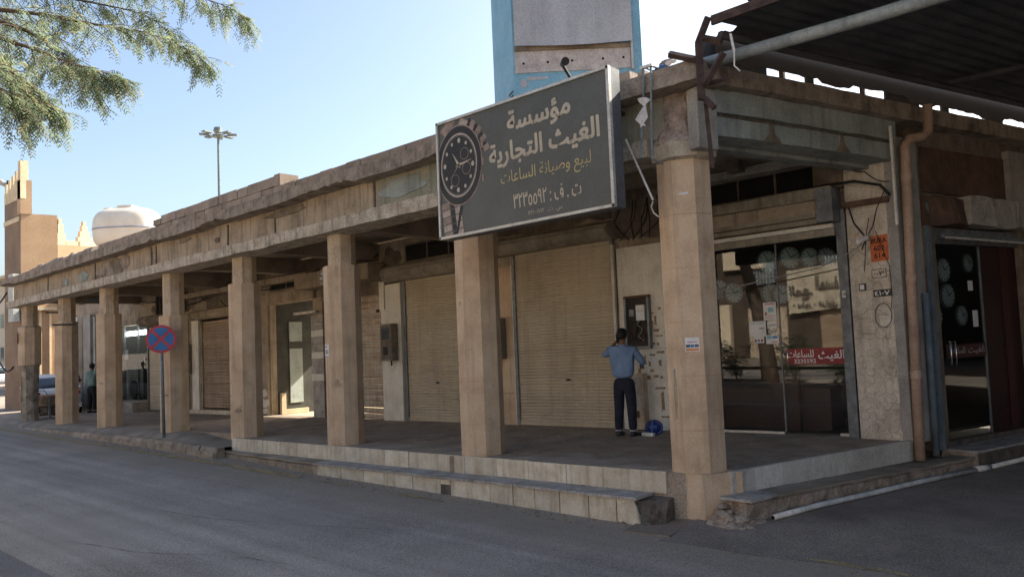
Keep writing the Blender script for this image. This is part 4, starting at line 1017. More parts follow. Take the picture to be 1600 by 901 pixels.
# ================================================================== THINGS FIXED TO THE BUILDING
# -- big shop sign
sg = thing("shop_sign", "large dark board with a watch picture and pale Arabic lettering hung from the beam", "sign", (-1.96, -.65, 3.0))
SX0, SX1, SZ0, SZ1 = -3.35, -.49, 3.035, 4.635
SY = -.75
MB().box(SX0, SX1, SY, SY+.20, SZ0, SZ1).build("case", "sign_case", sg, shear=True)
MB().box(SX0+.03, SX1-.03, SY-.006, SY-.001, SZ0+.03, SZ1-.03).build("face", "sign_face", sg, shear=True)
for a, c, d, e in ((SX0, SX1, SZ1-.03, SZ1+.003), (SX0, SX1, SZ0-.003, SZ0+.03), (SX0-.003, SX0+.03, SZ0, SZ1), (SX1-.035, SX1+.003, SZ0, SZ1)):
    MB().box(a, c, SY-.03, SY+.02, d, e).build("trim", "aluminium", sg, shear=True)
TY = SY-.009
def sgt(t, m, x0, x1, z0, z1, bold, ar=True, nm="lettering"):
    # the board's print rises slightly against its edge in the photograph: keep it level with the edge
    return lettering(nm, t, m, sg, (x0, TY, z0), (1,0,0), (0,0,1), x1-x0, z1-z0, bold, ar)
sgt("مؤسسة", "sign_print", -2.05, -1.06, 4.17, 4.48, .032)
sgt("الغيث التجارية", "sign_print", -2.38, -.66, 3.80, 4.115, .032)
sgt("لبيع وصيانة الساعات", "sign_gold", -2.20, -.79, 3.515, 3.745, .0)
sgt("٣٢٣٥٥٩٢ : ف . ت", "sign_print", -2.0, -.95, 3.245, 3.43, .015, False)
sgt("١١٣١٠٠١٧١٢ . ت . س", "sign_print", -1.77, -1.24, 3.115, 3.185, .0, False)
# watch picture: flat print in thin layers
WX, WZ = -2.945, 3.985
def ringm(name, m, r0, r1, dy, n=48, ex=.80, cx=WX, cz=WZ):
    V = []; F = []
    for i in range(n):
        a = 2*PI*i/n
        for r in (r0, r1): V.append((max(SX0+.031, cx+r*ex*math.cos(a)), TY+.001-dy, cz+r*math.sin(a)))
    for i in range(n): j = (i+1) % n; F.append((2*i, 2*i+1, 2*j+1, 2*j))
    return MB().add(V, F).build(name, m, sg, shear=True)
def poly(name, m, pts, dy): return MB().add([(max(SX0+.031, min(SX1-.03, x)), TY+.001-dy, z) for x, z in pts], [tuple(range(len(pts)))]).build(name, m, sg, shear=True)
# strap above and below: pale and dark links
def link(cx, cz, w, h, ang, m, dy):
    c, s_ = math.cos(ang), math.sin(ang)
    P = [(cx+(dx*c-dz*s_), cz+(dx*s_+dz*c)) for dx, dz in ((-w/2,-h/2), (w/2,-h/2), (w/2,h/2), (-w/2,h/2))]
    poly("strap_link", m, P, dy)
for k, (cx, cz, ang) in enumerate(((-2.78, 4.53, -.55), (-2.67, 4.43, -.8), (-2.59, 4.30, -1.0), (-2.54, 4.17, -1.2))):
    link(cx-.05, cz, .16, .10, ang, "sign_bronze_pale", .0005); link(cx+.06, cz-.02, .07, .10, ang, "sign_black", .0008); link(cx+.11, cz-.05, .08, .10, ang, "sign_bronze", .001)
for k in range(5):
    cz = 3.47-.10*k; cx = -3.13+.012*k-.0*k
    link(cx-.10, cz, .15, .085, .12, "sign_bronze_pale" if k % 2 else "sign_bronze", .0005); link(cx+.03, cz, .07, .09, .12, "sign_black", .0008); link(cx+.13, cz+.02, .11, .085, .12, "sign_bronze_pale", .001)
poly("strap_link", "sign_bronze", [(-3.30, 4.50), (-3.16, 4.595), (-2.98, 4.60), (-3.15, 4.40)], .0004)
poly("strap_shadow", "sign_black", [(-2.93, 3.5), (-2.84, 3.62), (-2.9, 3.40), (-3.0, 3.08), (-3.04, 3.08)], .0012)
ringm("watch_case", "sign_bronze", .0, .545, .0015); ringm("watch_bezel", "sign_black", .0, .525, .0025); ringm("bezel_ring", "sign_bronze_pale", .405, .43, .0035)
ringm("dial", "sign_face", .0, .40, .0035); ringm("dial_centre", "sign_black", .0, .385, .0042)
for k in range(12):
    a = 2*PI*k/12+.08; x = WX+.33*.80*math.sin(a); z = WZ+.33*math.cos(a)
    ringm("hour_mark", "sign_print", 0, .026 if k % 3 else .034, .005, 10, .8, x, z)
for k, (cx, cz) in enumerate(((-3.02, 3.79), (-2.80, 3.92), (-2.83, 4.12))): ringm("sub_dial", "sign_bronze", .075, .083, .005, 24, .95, cx, cz)
def hand(a, L_, w, m="sign_print"):
    dx, dz = math.sin(a), math.cos(a); px, pz = dz, -dx
    poly("watch_hand", m, [(WX-px*w, WZ-pz*w), (WX+dx*L_, WZ+dz*L_), (WX+px*w, WZ+pz*w), (WX-dx*.06, WZ-dz*.06)], .006)
hand(-.55, .22, .022); hand(1.42, .27, .018); hand(-2.35, .26, .005, "sign_bronze_pale")
for z in (4.18, 3.95, 3.74):
    MB().box(WX+.42, WX+.46, TY-.003, TY+.001, z-.05, z+.04).build("watch_crown", "sign_bronze", sg, shear=True)
for x in (-3.0, -1.6, -.8):
    MB().tube([(x, -.50, 4.3), (x, .02, 4.3)], .025, 6).tube([(x, -.50, 3.3), (x, .05, 3.8)], .02, 6).build("bracket", "rusty_steel", sg, shear=True)
MB().box(-2.0, -1.72, -.2, -.1, 4.64, 4.69).box(-2.4, -2.36, -.6, -.5, 4.64, 4.72).build("top_clip", "rusty_steel", sg, shear=True)
lm = thing("sign_lamp_arm", "short dark arm lamp leaning over the sign's top edge", "lamp", (-1.296, -.5, 4.66))
MB().tube([(-1.259, -.45, 4.774), (-1.300, -.55, 4.932)], .02, 8).build("arm", "cable", lm, shear=True)
MB().tube([(-1.300, -.55, 4.932), (-1.136, -.7, 4.887)], [.03, .05], 10).build("lamp_head", "cable", lm, shear=True)

# -- conduits by the corner, rag, thin rods
cd = thing("conduit_pipes", "two grey water pipes bent over the cornice beside the corner column", "pipe", (-.55, -.35, 3.5))
y = -.34
MB().tube([(-0.396, y, 3.625), (-0.317, y, 4.249), (-0.296, y, 4.66), (-0.296+.02, .1, 4.67)], .014, 7).build("pipe", "galvanised", cd, shear=True)
MB().tube([(-0.165, y+.1, 3.522), (-0.238, y, 3.585), (-0.216, y, 4.224), (-0.195, y, 4.65), (-0.195+.02, .1, 4.66)], .014, 7).build("pipe", "galvanised", cd, shear=True)
MB().box(-0.320-.01, -0.203+.03, y-.02, y+.02, 4.64, 4.67).build("elbow", "white_pvc", cd, shear=True)
rg = MB(); V = []; n = 7
for i in range(n):
    for k in range(3):
        V.append((-0.311+.05*(k-1)*(1+.6*math.sin(i*2.1)) + .03*math.sin(i), -.37-.02*math.cos(i*1.7+k), 4.30-.055*i+.02*math.sin(k*3+i)))
rg.add(V, [(i*3+k, i*3+k+1, (i+1)*3+k+1, (i+1)*3+k) for i in range(n-1) for k in range(2)])
tag(rg.build("rag", "cloth_white", smooth=True, shear=True), "torn white plastic rag caught on the left pipe by the corner", "rag")
rod = MB().tube([(-0.609, -.3, 3.896), (-0.342, -.2, 3.140)], .013, 6).tube([(-0.343, -.2, 3.125), (-0.372, -.2, 3.070), (-0.373, -.15, 3.001), (-0.337, -.1, 2.955)], .009, 6)
tag(rod.build("hanging_rod", "white_pvc", shear=True), "thin pale rod hanging slantwise between sign and corner column", "rod")
# cloth scraps on the cornice
for (x, y, z, w, m, lab) in ((-.22, -.12, 4.68, .09, "cloth_blue", "blue crumpled cloth on the cornice above the corner"), (-.06, -.1, 4.72, .07, "cloth_white", "white crumpled plastic on the cornice above the corner"), (-.2, .05, 4.78, .09, "dust", "tan crumpled sack on the cornice above the corner")):
    o = rubble("crumpled_cloth", [(x+random.uniform(-w, w)*.7, y, z+random.uniform(-.02, .02)+G(x, y), w*.5) for i in range(4)], m, 2); tag(o, lab, "litter")
# -- rusty angle iron post at the corner
rp = thing("rusty_bracket", "bent rusty iron post bolted to the corner with short arms", "bracket", (.5, -.35, 3.2))
def ang(b, p, q, w=.06, t=.03):
    b.tube([p, q], w*.55, 4); return b
Y = -.35
def fp(a, c, y=-.35): return None
ang(MB(), (0.410, Y, 4.715), (0.548, Y, 4.968), .085).build("post", "rusty_steel", rp, shear=True)
ang(MB(), (0.418, Y, 4.726), (0.417, Y, 4.095), .085).build("post", "rusty_steel", rp, shear=True)
ang(MB(), (0.413, Y, 4.146), (0.561, Y, 3.968), .06).build("post_foot", "rusty_steel", rp, shear=True)
ang(MB(), (0.435, -.3, 4.066), (0.448, -.25, 3.352), .045).build("post", "rusty_steel", rp, shear=True)
ang(MB(), (0.427, -.33, 4.786), (0.662, -.30, 4.678), .07).build("arm", "rusty_steel", rp, shear=True)
ang(MB(), (0.080, -.4, 4.686), (0.406, -.32, 4.538), .075).build("arm", "rusty_steel", rp, shear=True)
ang(MB(), (0.462, -.36, 4.243), (0.676, -.30, 4.548), .075).build("brace", "rusty_steel", rp, shear=True)
ang(MB(), (0.409, -.30, 4.271), (0.677, -.2, 4.292), .05).build("brace", "rusty_steel", rp, shear=True)
MB().tube([(0.814, -.4, 4.686), (0.845, -.4, 4.485)], .014, 6).tube([(0.845, -.4, 4.485), (0.835, -.4, 4.338), (0.895, -.4, 4.266)], .008, 5).build("white_tag", "white_pvc", rp, shear=True)

# ================================================================== CANOPY OVER THE SIDE STREET
cn = thing("alley_canopy", "dark corrugated metal roof over the side street with a long painted pipe along its edge", "canopy", (3, 2, 4.4))
def cz(x, y): return 4.93 + .030*max(0, x)                     # the sheet rises a little away from the building
b = MB(); V = []; pit = .19; n = int(14/pit)*4; ys = [-.36, .12] + [-.36 + 22*i/12 for i in range(1, 13)]
prof = []
for i in range(n+1):
    x = .22 + i*pit/4; k = i % 4; prof.append((x, (.0, .0, .035, .035)[k]))
V = []; F = []
for y in ys:
    for x, dz in prof:
        xx = x + (y+.36)*BD.x/BD.y; V.append((xx, y, cz(x, y)+dz))
m_ = len(prof)
for j in range(len(ys)-1):
    for i in range(m_-1):
        if j == 0 and i < 6: continue      # the corner sheet is cut back
        # sheet left whole, lapping the slab to keep sun off the road
        F.append((j*m_+i, j*m_+i+1, (j+1)*m_+i+1, (j+1)*m_+i))
b.add(V, F).build("corrugated_sheet", "canopy_sheet", cn, shear=False)
b = MB()
for k in range(24):
    x = 1.05+k*.57; b.box(x-.03, x+.05, -.40, -.30, cz(x, 0)+.03, cz(x, 0)+.085)
b.build("ridge_caps", "canopy_sheet", cn)
rings = []
for x in (.60, 14.5): rings.append([(x, -.40, cz(x, 0)-.08), (x, -.36, cz(x, 0)-.08), (x, -.34, cz(x, 0)+.02), (x, -.40, cz(x, 0)+.02)])
MB().loft(rings).build("front_edge", "rusty_steel", cn)
MB().tube([(.20, -.06, 4.60), (2.15, .0, 4.605), (14.5, .0, 4.84)], .068, 12).build("edge_pipe", "canopy_pipe_paint", cn, smooth=True)
for k in range(6):
    y = .9 + k*3.2; b = MB(); x0 = .62+y*.3096
    b.box(x0, x0+13.5, y-.04, y+.04, 4.86, 4.92); b.build("purlin", "canopy_sheet", cn)
for k in range(5):
    o_ = .62 + k*3.1; p = Vector((*sp(.0, o_), 4.80+.03*o_)); q_ = Vector((*sp(20, o_), 4.80+.03*o_)); MB().tube([p, q_], .045, 6).build("rafter", "canopy_sheet", cn)
for s_ in (.4, 1.5, 3.1, 4.6, 6.6, 8.6, 10.4):
    p = Vector((*sp(s_, .20), 4.61)); MB().box(-.03, .03, -.03, .03, 0, .30, Matrix.Translation(p)).build("prop", "rusty_steel", cn)
# added strips that narrow the light slot between slab and canopy and stop sun
for s0, s1, z0, z1 in ((.1, 1.15, 4.61, 4.92), (1.9, 2.02, 4.60, 4.9), (3.55, 4.3, 4.61, 4.92), (4.9, 5.05, 4.6, 4.92), (6.1, 6.5, 4.62, 4.9), (7.4, 7.6, 4.6, 4.92), (8.7, 20, 4.6, 4.95)):
    b = MB(); b.prism([(s0, -.24), (s1, -.26), (s1, -.23), (s0, -.21)], z0, z1, SIDE); b.build("slot_filler", "canopy_sheet", cn)
b = MB(); rings = []; rings2 = []
for i in range(220):
    s_ = .3+.09*i; h = 4.610 + .04*max(0, nz(s_, 2, 1.3)*2) + random.uniform(0, .02); t_ = 4.715 + .06*nz(s_, 7, .8) + random.uniform(-.012, .012) - (.05 if (i//7) % 3 == 0 else 0)
    rings.append([SIDE @ Vector((s_, -.20, 4.59)), SIDE @ Vector((s_, -.17, 4.59)), SIDE @ Vector((s_, -.17, h)), SIDE @ Vector((s_, -.20, h))])
    rings2.append([SIDE @ Vector((s_, -.27, t_)), SIDE @ Vector((s_, -.25, t_)), SIDE @ Vector((s_, -.25, 4.97)), SIDE @ Vector((s_, -.27, 4.97))])
b.loft(rings).build("slot_filler", "wall_dark", cn); MB().loft(rings2).build("slot_filler", "dark_interior", cn)

# ================================================================== PIPES ON THE SIDE
dp = thing("drainpipe", "tall pinkish drainpipe with an elbow at the top beside the cracked pier", "pipe", (*sp(3.8, .3), -.26))
pp = [(4.223, .42, 4.62), (4.286, .36, 4.25), (4.153, .34, 4.17), (3.912, .30, 4.13), (3.843, .28, 4.03), (3.679+.0, .28, -.24)]
MB().tube([SIDE @ Vector((a, -o_, z)) for a, o_, z in pp], .066, 12).build("pipe", "pink_pvc", dp, shear=True, smooth=True)
for z in (3.6, 2.2, .9):
    t = (4.03-z)/(4.03+.24); a = pp[4][0]+(pp[5][0]-pp[4][0])*t
    MB().tube([SIDE @ Vector((a, -.28, z-.05)), SIDE @ Vector((a, -.28, z+.05))], .075, 12).build("joint_collar", "pink_pvc", dp, shear=True)
b = MB().tube([SIDE @ Vector((4.18, -.22, 2.0)), SIDE @ Vector((4.16, -.22, -.24))], .045, 10)
tag(b.build("grey_pipe", "blue_grey_pvc", shear=True, smooth=True), "narrow blue grey pipe rising behind the drainpipe", "pipe")
b = MB(); sidebox(b, 3.50, 3.53, .28, .31, 2.92, 4.27)
tag(b.build("light_strip", "white_pvc", shear=True), "thin white vertical strip beside the drainpipe", "strip")
gp = thing("ground_pipe", "long white plastic pipe lying along the foot of the side step", "pipe", (*sp(1, .5), -.47))
P = [(0.488, .56), (2.277-.0, .56), (4.45, .57)]
def gz(s_, o_): x, y = sp(s_, o_); return alleyz(x, y)+.035
MB().tube([(*sp(a, o_), gz(a, o_)) for a, o_ in ((.42, .58), (1.2, .57), (2.1, .565), (3.2, .57), (4.5, .575))], .031, 10).build("pipe", "white_pvc", gp, smooth=True)
MB().tube([(*sp(a, o_), gz(a, o_)+.005) for a, o_ in ((4.46, .57), (4.62, .60), (4.75, .60))], .04, 10).build("elbow", "white_pvc", gp, smooth=True)
MB().tube([(*sp(a, o_), gz(a, o_)) for a, o_ in ((4.7, .60), (7, .59), (11, .58))], .031, 10).build("pipe", "white_pvc", gp, smooth=True)
MB().tube([(*sp(.415, .58), gz(.42, .58)), (*sp(.43, .58), gz(.42, .58))], .024, 10).build("open_end", "dark_void", gp)

# ================================================================== METERS, PLATES, NOTICES, WIRES
def meterbox(label, x0, x1, z0, z1, y, depth, front, grp="electric meter boxes on the shop wall"):
    t = thing("meter_box", label, "meter box", ((x0+x1)/2, y, z0+G(x0, y)), 0, grp)
    c = bevel(MB().box(x0, x1, y-depth, y, z0, z1).build("case", "meter_grey", t, shear=True), .01)
    w = x1-x0; h = z1-z0
    MB().box(x0+w*.08, x1-w*.08, y-depth-.008, y-depth-.001, z0+h*.05, z1-h*.05).build("door", front, t, shear=True)
    MB().box(x0+w*.2, x1-w*.2, y-depth-.014, y-depth-.009, z0+h*.58, z0+h*.88).build("window", "car_glass", t, shear=True)
    MB().box(x0+w*.3, x1-w*.3, y-depth-.016, y-depth-.009, z0+h*.15, z0+h*.38).build("breaker", "black_paint", t, shear=True)
    MB().tube([(x0+w*.5, y-.05, z0), (x0+w*.5, y-.04, z0-.12)], .02, 6).build("cable_gland", "cable", t, shear=True)
    return t
meterbox("brown meter box on the white pier left of the beige shutters", -9.98, -9.57, 1.39, 2.24, 3.60, .20, "meter_front")
meterbox("pale grey meter box half behind the second column from the corner", -6.62, -6.26, 1.33, 2.15, 3.68, .20, "meter_grey")
meterbox("small meter box beside the brown garage shutter", -20.25, -19.97, 1.25, 2.2, 3.66, .2, "meter_grey")
for x, z0, z1, lb in ((-20.35, .0, 3.1, "full height grey conduit left of the small meter box by the garage shutter"), (-20.12, .0, 1.2, "short grey conduit rising to the small meter box by the garage shutter"), (-20.12, 2.2, 3.2, "short grey conduit above the small meter box by the garage shutter")):
    tag(MB().tube([(x, 3.66, z0), (x+.01, 3.66, z1)], .025, 6).build("conduit", "meter_grey", shear=True), lb, "pipe", "conduits by the garage shutter")
# open meter niche in the white wall
mn = thing("meter_cabinet", "open dark meter cabinet with white meter set in the white wall above the workman", "meter box", (-3.08, 3.6, 1.42))
MB().box(-3.31, -2.86, 3.665, 3.685, 1.45, 2.30).build("back", "dark_interior", mn, shear=True)
for a, c, d, e in ((-3.34, -2.83, 2.30, 2.34), (-3.34, -2.83, 1.41, 1.45), (-3.34, -3.30, 1.45, 2.30), (-2.87, -2.83, 1.45, 2.30)):
    MB().box(a, c, 3.60, 3.69, d, e).build("frame", "rust_panel" if d > 2 else "steel_frame", mn, shear=True)
mt = MB().box(-3.09, -2.92, 3.60, 3.664, 1.90, 2.17).build("meter", "white_card", mn, shear=True)
MB().box(-3.06, -2.95, 3.595, 3.599, 2.05, 2.12).build("display", "car_glass", mt, shear=True)
MB().box(-3.24, -3.14, 3.61, 3.664, 1.98, 2.10).build("breaker", "steel_frame", mn, shear=True)
for k in range(9):
    x = -3.24+.04*k; P = [(x, 3.63, 1.90)]
    for j in range(5): P.append((x+random.uniform(-.08, .08), 3.63+random.uniform(-.02, .02), 1.83-.07*j))
    MB().tube(P, .008, 4).build("wire", random.choice(["cable", "cable", "cable_grey", "rust_panel"]), mn, shear=True)
# grey low cabinet behind the workman
lc = thing("low_cabinet", "narrow beige low cabinet against the wall behind the workman's legs", "cabinet", (-2.78, 3.6, 0))
MB().box(-3.22, -2.98, 3.52, 3.688, .02, .98).build("body", "shutter_pale", lc, shear=True)
MB().box(-3.20, -3.0, 3.512, 3.519, .3, .94).build("door", "foam_grey", lc, shear=True)
MB().box(-3.15, -3.06, 3.505, 3.511, .22, .34).build("tag", "rust_panel", lc, shear=True)
# torn tape marks left on the white wall
TM = [(1026,485,7,2), (1031,497,3,16), (1026,508,2,5), (1031,513,9,4), (1035,522,9,2), (1026,534,5,4), (1033,535,3,5), (1036,548,11,4), (1024,552,8,3), (1010,560,7,14), (1019,566,3,8), (1035,565,4,9), (1022,577,5,4), (1015,588,8,6), (1028,586,6,4), (1036,588,4,4), (1033,605,14,3), (1036,625,4,30), (1040,650,13,3), (1003,577,4,8), (1001,590,4,5), (1038,479,4,4), (1019,517,3,3), (1027,501,2,6)]
for i, (px, py, w, h) in enumerate(TM):
    # positions measured on the wall in metres
    x = -3.50 + (px-975)*.01325 + .0; z = (671-py)*.01085*(1+.0)
    b = MB(); w_ = w*.0125*1.25; h_ = h*.0105*1.15; P = []
    for a, c in ((-1,-1), (-.2,-.8), (1,-1), (.9,.1), (1,1), (.1,.85), (-1,1), (-.85,0)): P.append((x+a*w_/2*random.uniform(.8, 1.15), 3.6885, z+c*h_/2*random.uniform(.8, 1.15)))
    P2 = [(a, 3.6865, c) for a, _, c in P]; n = 8
    b.add(P2+P, [tuple(range(n))] + [(k, n+k, n+(k+1) % n, (k+1) % n) for k in range(n)]).build("tape_mark", "tape_residue", bld, shear=True)
# notices on columns
def notice(label, x0, x1, z0, z1, y, rz, marks, m="paper", nm="notice", cat="notice"):
    t = thing(nm, label, cat, ((x0+x1)/2, y, (z0+z1)/2 + G(x0, y)), rz)
    w = (x1-x0); h = z1-z0
    MB().box(-w/2, w/2, -.004, 0, -h/2, h/2).build("sheet", m, t, world=False)
    for a, c, d, e, mm in marks: MB().box(-w/2+a*w, -w/2+c*w, -.0065, -.0045, -h/2+d*h, -h/2+e*h).build("print", mm, t, world=False)
    return t
A8 = math.radians(-17.2)
r_ = .304
def face_pos(cx, k): a = A8 - PI/2 + k*PI/4; return cx + r_*math.cos(a), .3 + r_*math.sin(a), a+PI/2
x, y, a = face_pos(-7.09, 0); notice("small white printed notice with green lines on the third column", x-.11, x+.11, 1.52, 1.76, y, a, ((.1,.6,.78,.84,"passage_paint"), (.1,.9,.92,.95,"paper_orange"), (.15,.85,.3,.6,"foam_grey"), (.05,.35,.05,.10,"passage_paint"), (.7,.95,.05,.1,"passage_paint"), (.4,.6,.04,.12,"paper_ink")))
x, y, a = face_pos(-.21, 1); notice("small white and orange flyer on the corner column", x-.08, x+.08, 1.38, 1.54, y, a, ((.05,.95,.05,.22,"paper_orange"), (.05,.35,.3,.5,"paper_ink"), (.38,.62,.3,.5,"sign_blue"), (.66,.95,.3,.5,"paper_ink"), (.15,.85,.64,.72,"paper_pink")))
x, y, a = face_pos(-24.17, 0); nn_ = notice("faded orange paint square on the blackened end column", x-.19, x+.19, 2.50, 2.84, y-.03, a, ((.15,.85,.7,.85,"rust_panel"), (.15,.85,.4,.55,"rust_panel"), (.15,.85,.12,.27,"rust_panel")), "orange_stencil", "paint_square", "painted square")
x, y, a = face_pos(-24.17, 0); notice("small white card low on the blackened end column", x-.22, x-.08, 1.60, 1.95, y-.03, a, (), "paper")
# masking: torn plastic tied on the third column
pts = [(x, y, z, r) for x, y, z, r in ((-7.40, .16, 3.10-.14, .05), (-7.38, .12, 3.02-.14, .055), (-7.42, .12, 2.93-.14, .05), (-7.40, .10, 2.84-.14, .035))]
o = rubble("plastic_wrap", pts, "cable_grey", 2); tag(o, "crumpled grey plastic tied at the top of the third column", "plastic scrap")
# orange stencil, number plates, socket on the cracked pier
PY = 3.55
def pier_y(x): return 3.60 - (x-.56)*.14
st_ = thing("stencil_panel", "orange painted square with black stencilled BURA 602 614 on the cracked pier", "painted sign", (.98, 3.53, 2.5))
def pier_frame(px, py):      # measured spots of the pier, metres
    return None
SL = Vector((1, -.14, 0)).normalized()
def onp(b, x0, x1, z0, z1, d0, d1):
    V = []
    for d in (d0, d1):
        for x, z in ((x0, z0), (x1, z0), (x1, z1), (x0, z1)): V.append((x, pier_y(x)-d, z))
    return b.add(V, [(0,3,2,1), (4,5,6,7), (0,1,5,4), (1,2,6,5), (2,3,7,6), (3,0,4,7)])
OX0, OX1, OZ0, OZ1 = 0.875, 1.120, 2.478, 2.844
onp(MB(), OX0, OX1, OZ0, OZ1, .001, .004).build("paint", "orange_stencil", st_, shear=True)
for t, k in (("BURA", 2), ("602", 1), ("614", 0)):
    ww = (OX1-OX0)*(.86 if k == 2 else .6); x0 = (OX0+OX1)/2-ww/2; hh = (OZ1-OZ0)
    lettering("lettering", t, "black_paint", st_, (x0, pier_y(x0)-.007, OZ0+hh*(.12+.29*k)), SL, (0,0,1), ww, hh*.19, .02, False)
n1 = thing("number_plate", "small outlined plate with Arabic numerals above the dark one on the cracked pier", "number plate", (1, 3.52, 2.2))
NX0, NX1, NZ0, NZ1 = 0.870, 1.072, 2.246, 2.371
onp(MB(), NX0, NX1, NZ0, NZ1, .001, .004).build("plate", "black_paint", n1, shear=True); onp(MB(), NX0+.008, NX1-.008, NZ0+.008, NZ1-.008, .0045, .006).build("field", "cracked_plaster", n1, shear=True)
lettering("lettering", "٠٠٣", "black_paint", n1, (NX0+.03, pier_y(NX0+.03)-.008, NZ0+.03), SL, (0,0,1), NX1-NX0-.06, (NZ1-NZ0)*.5, .02, False)
n2 = thing("number_plate", "dark house number plate with four pale Arabic numerals on the cracked pier", "number plate", (1, 3.52, 2.0))
NX0, NX1, NZ0, NZ1 = 0.877, 1.119, 1.983, 2.081
onp(MB(), NX0, NX1, NZ0, NZ1, .001, .008).build("plate", "dark_plate", n2, shear=True)
lettering("lettering", "٤١٠٧", "paper", n2, (NX0+.02, pier_y(NX0+.02)-.010, NZ0+.02), SL, (0,0,1), NX1-NX0-.04, NZ1-NZ0-.04, .03, False)
sk = thing("door_bell", "small white bell switch in dark frame between door frame and pier", "switch", (.62, 3.55, 2.0))
NX0, NX1, NZ0, NZ1 = 0.694, 0.780, 2.087, 2.186
MB().box(NX0, NX1, 3.53, 3.585, NZ0, NZ1).build("frame", "dark_plate", sk, shear=True); MB().box(NX0+.015, NX1-.015, 3.52, 3.529, NZ0+.015, NZ1-.015).build("button", "paper", sk, shear=True)
cm = thing("cctv_camera", "small white camera on the pier beside the orange square", "camera", (0.796, 3.4, 2.75))
MB().tube([(0.858, 3.45, 2.818), (0.791, 3.3, 2.757)], .035, 8).build("body", "paper", cm, shear=True)
MB().box(0.841, 0.900, 3.42, 3.56, 2.781, 2.853).build("mount", "foam_grey", cm, shear=True)
# wires
def wire(label, pts, r=.008, m="cable", grp=None, sag=0.0, n=10):
    P = []
    pts = [Vector(p) for p in pts]
    for i in range(len(pts)-1):
        for k in range(n):
            t = k/n; q = pts[i].lerp(pts[i+1], t); q.z -= sag*4*t*(1-t); P.append(q)
    P.append(pts[-1])
    return tag(MB().tube(P, r, 5).build("cable", m, shear=True, smooth=True), label, "cable", grp)
PG = "tangled cables over the cracked pier"
def pv(px, py, y=3.5): return None
wire("thick cable looping across the top of the cracked pier", [(-.6, 3.5, 3.58), (.3, 3.48, 3.66), (.75, 3.46, 3.64), (1.1, 3.42, 3.52), (1.22, 3.42, 3.36)], .02, grp=PG)
wire("tangled cable on the cracked pier", [(.55, 3.5, 3.9), (.8, 3.45, 3.95), (1.15, 3.4, 4.15)], .018, grp=PG, sag=.03)
wire("tangled cable on the cracked pier", [(.6, 3.5, 3.95), (.9, 3.46, 3.75), (1.22, 3.42, 3.55)], .008, grp=PG, sag=.05)
wire("tangled cable on the cracked pier", [(1.15, 3.44, 3.45), (1.02, 3.45, 3.2), (.96, 3.46, 2.98), (.84, 3.48, 2.80), (.78, 3.48, 2.66)], .008, grp=PG)
wire("tangled cable on the cracked pier", [(.62, 3.5, 3.35), (.7, 3.48, 3.05), (.85, 3.48, 2.82)], .012, grp=PG)
wire("tangled cable on the cracked pier", [(.98, 3.47, 2.9), (1.13, 3.48, 2.4), (1.14, 3.47, 2.0), (1.12, 3.47, 1.8)], .005, grp=PG)
wire("tangled cable on the cracked pier", [(.9, 3.5, 3.1), (.85, 3.48, 2.85), (.80, 3.48, 2.35)], .006, grp=PG)
P = []
for k in range(15):
    a = 2*PI*k/14; P.append((1.00+.11*math.cos(a), 3.50, 1.72+.17*math.sin(a)))
wire("thin dark wire coiled in a ring below the number plates", P, .005, n=2)
wire("thin cable slanting across the shop glass up to the pier camera", [(-2.05, 3.5, 2.20), (-.8, 3.46, 2.35), (.2, 3.44, 2.47), (.62, 3.42, 2.63), (.8, 3.42, 2.72)], .010, "cable_grey")
MB().box(.56, 1.18, 3.44, 3.50, 3.28, 3.36).build("rusty_angle", "rust_panel", bld, shear=True)
WG = "loose cables drooping under the arcade ceiling"
for i in range(16):
    x0 = random.uniform(-24, -7); L_ = random.uniform(.8, 2.4); z = random.uniform(3.35, 4.0)
    wire("loose dark cable drooping under the arcade ceiling", [(x0, 3.62, z), (x0+L_, 3.6, z+random.uniform(-.3, .3))], random.uniform(.008, .022), grp=WG, sag=random.uniform(.02, .2))
for i in range(9):
    x0 = random.uniform(-3.7, -2.3)
    wire("tangled cable hanging beside the rolled housing near the corner", [(x0, 3.5, 4.0), (x0+random.uniform(-.2, .2), 3.45, 3.65), (x0+random.uniform(-.4, .4), 3.5, 3.32)], random.uniform(.008, .018), grp="tangled cables beside the white wall", sag=random.uniform(0, .08))
wire("thin black cable running down the column cladding near the sign", [(-3.30, .30, 3.70), (-3.33, .36, 3.55), (-3.36, .40, 3.32)], .012)
for x, z, lb in ((-17.9, 3.40, "dark iron arm across the column right of the lit shop"), (-21.1, 3.30, "dark iron arm high on the second column from the far end"), (-20.5, 2.9, "lower dark iron arm on the second column from the far end")):
    tag(MB().tube([(x-.35, -.05, z), (x+.35, .3, z-.03)], .028, 6).build("bracket_arm", "cable", shear=True), lb, "bracket", "iron arms across the far columns")

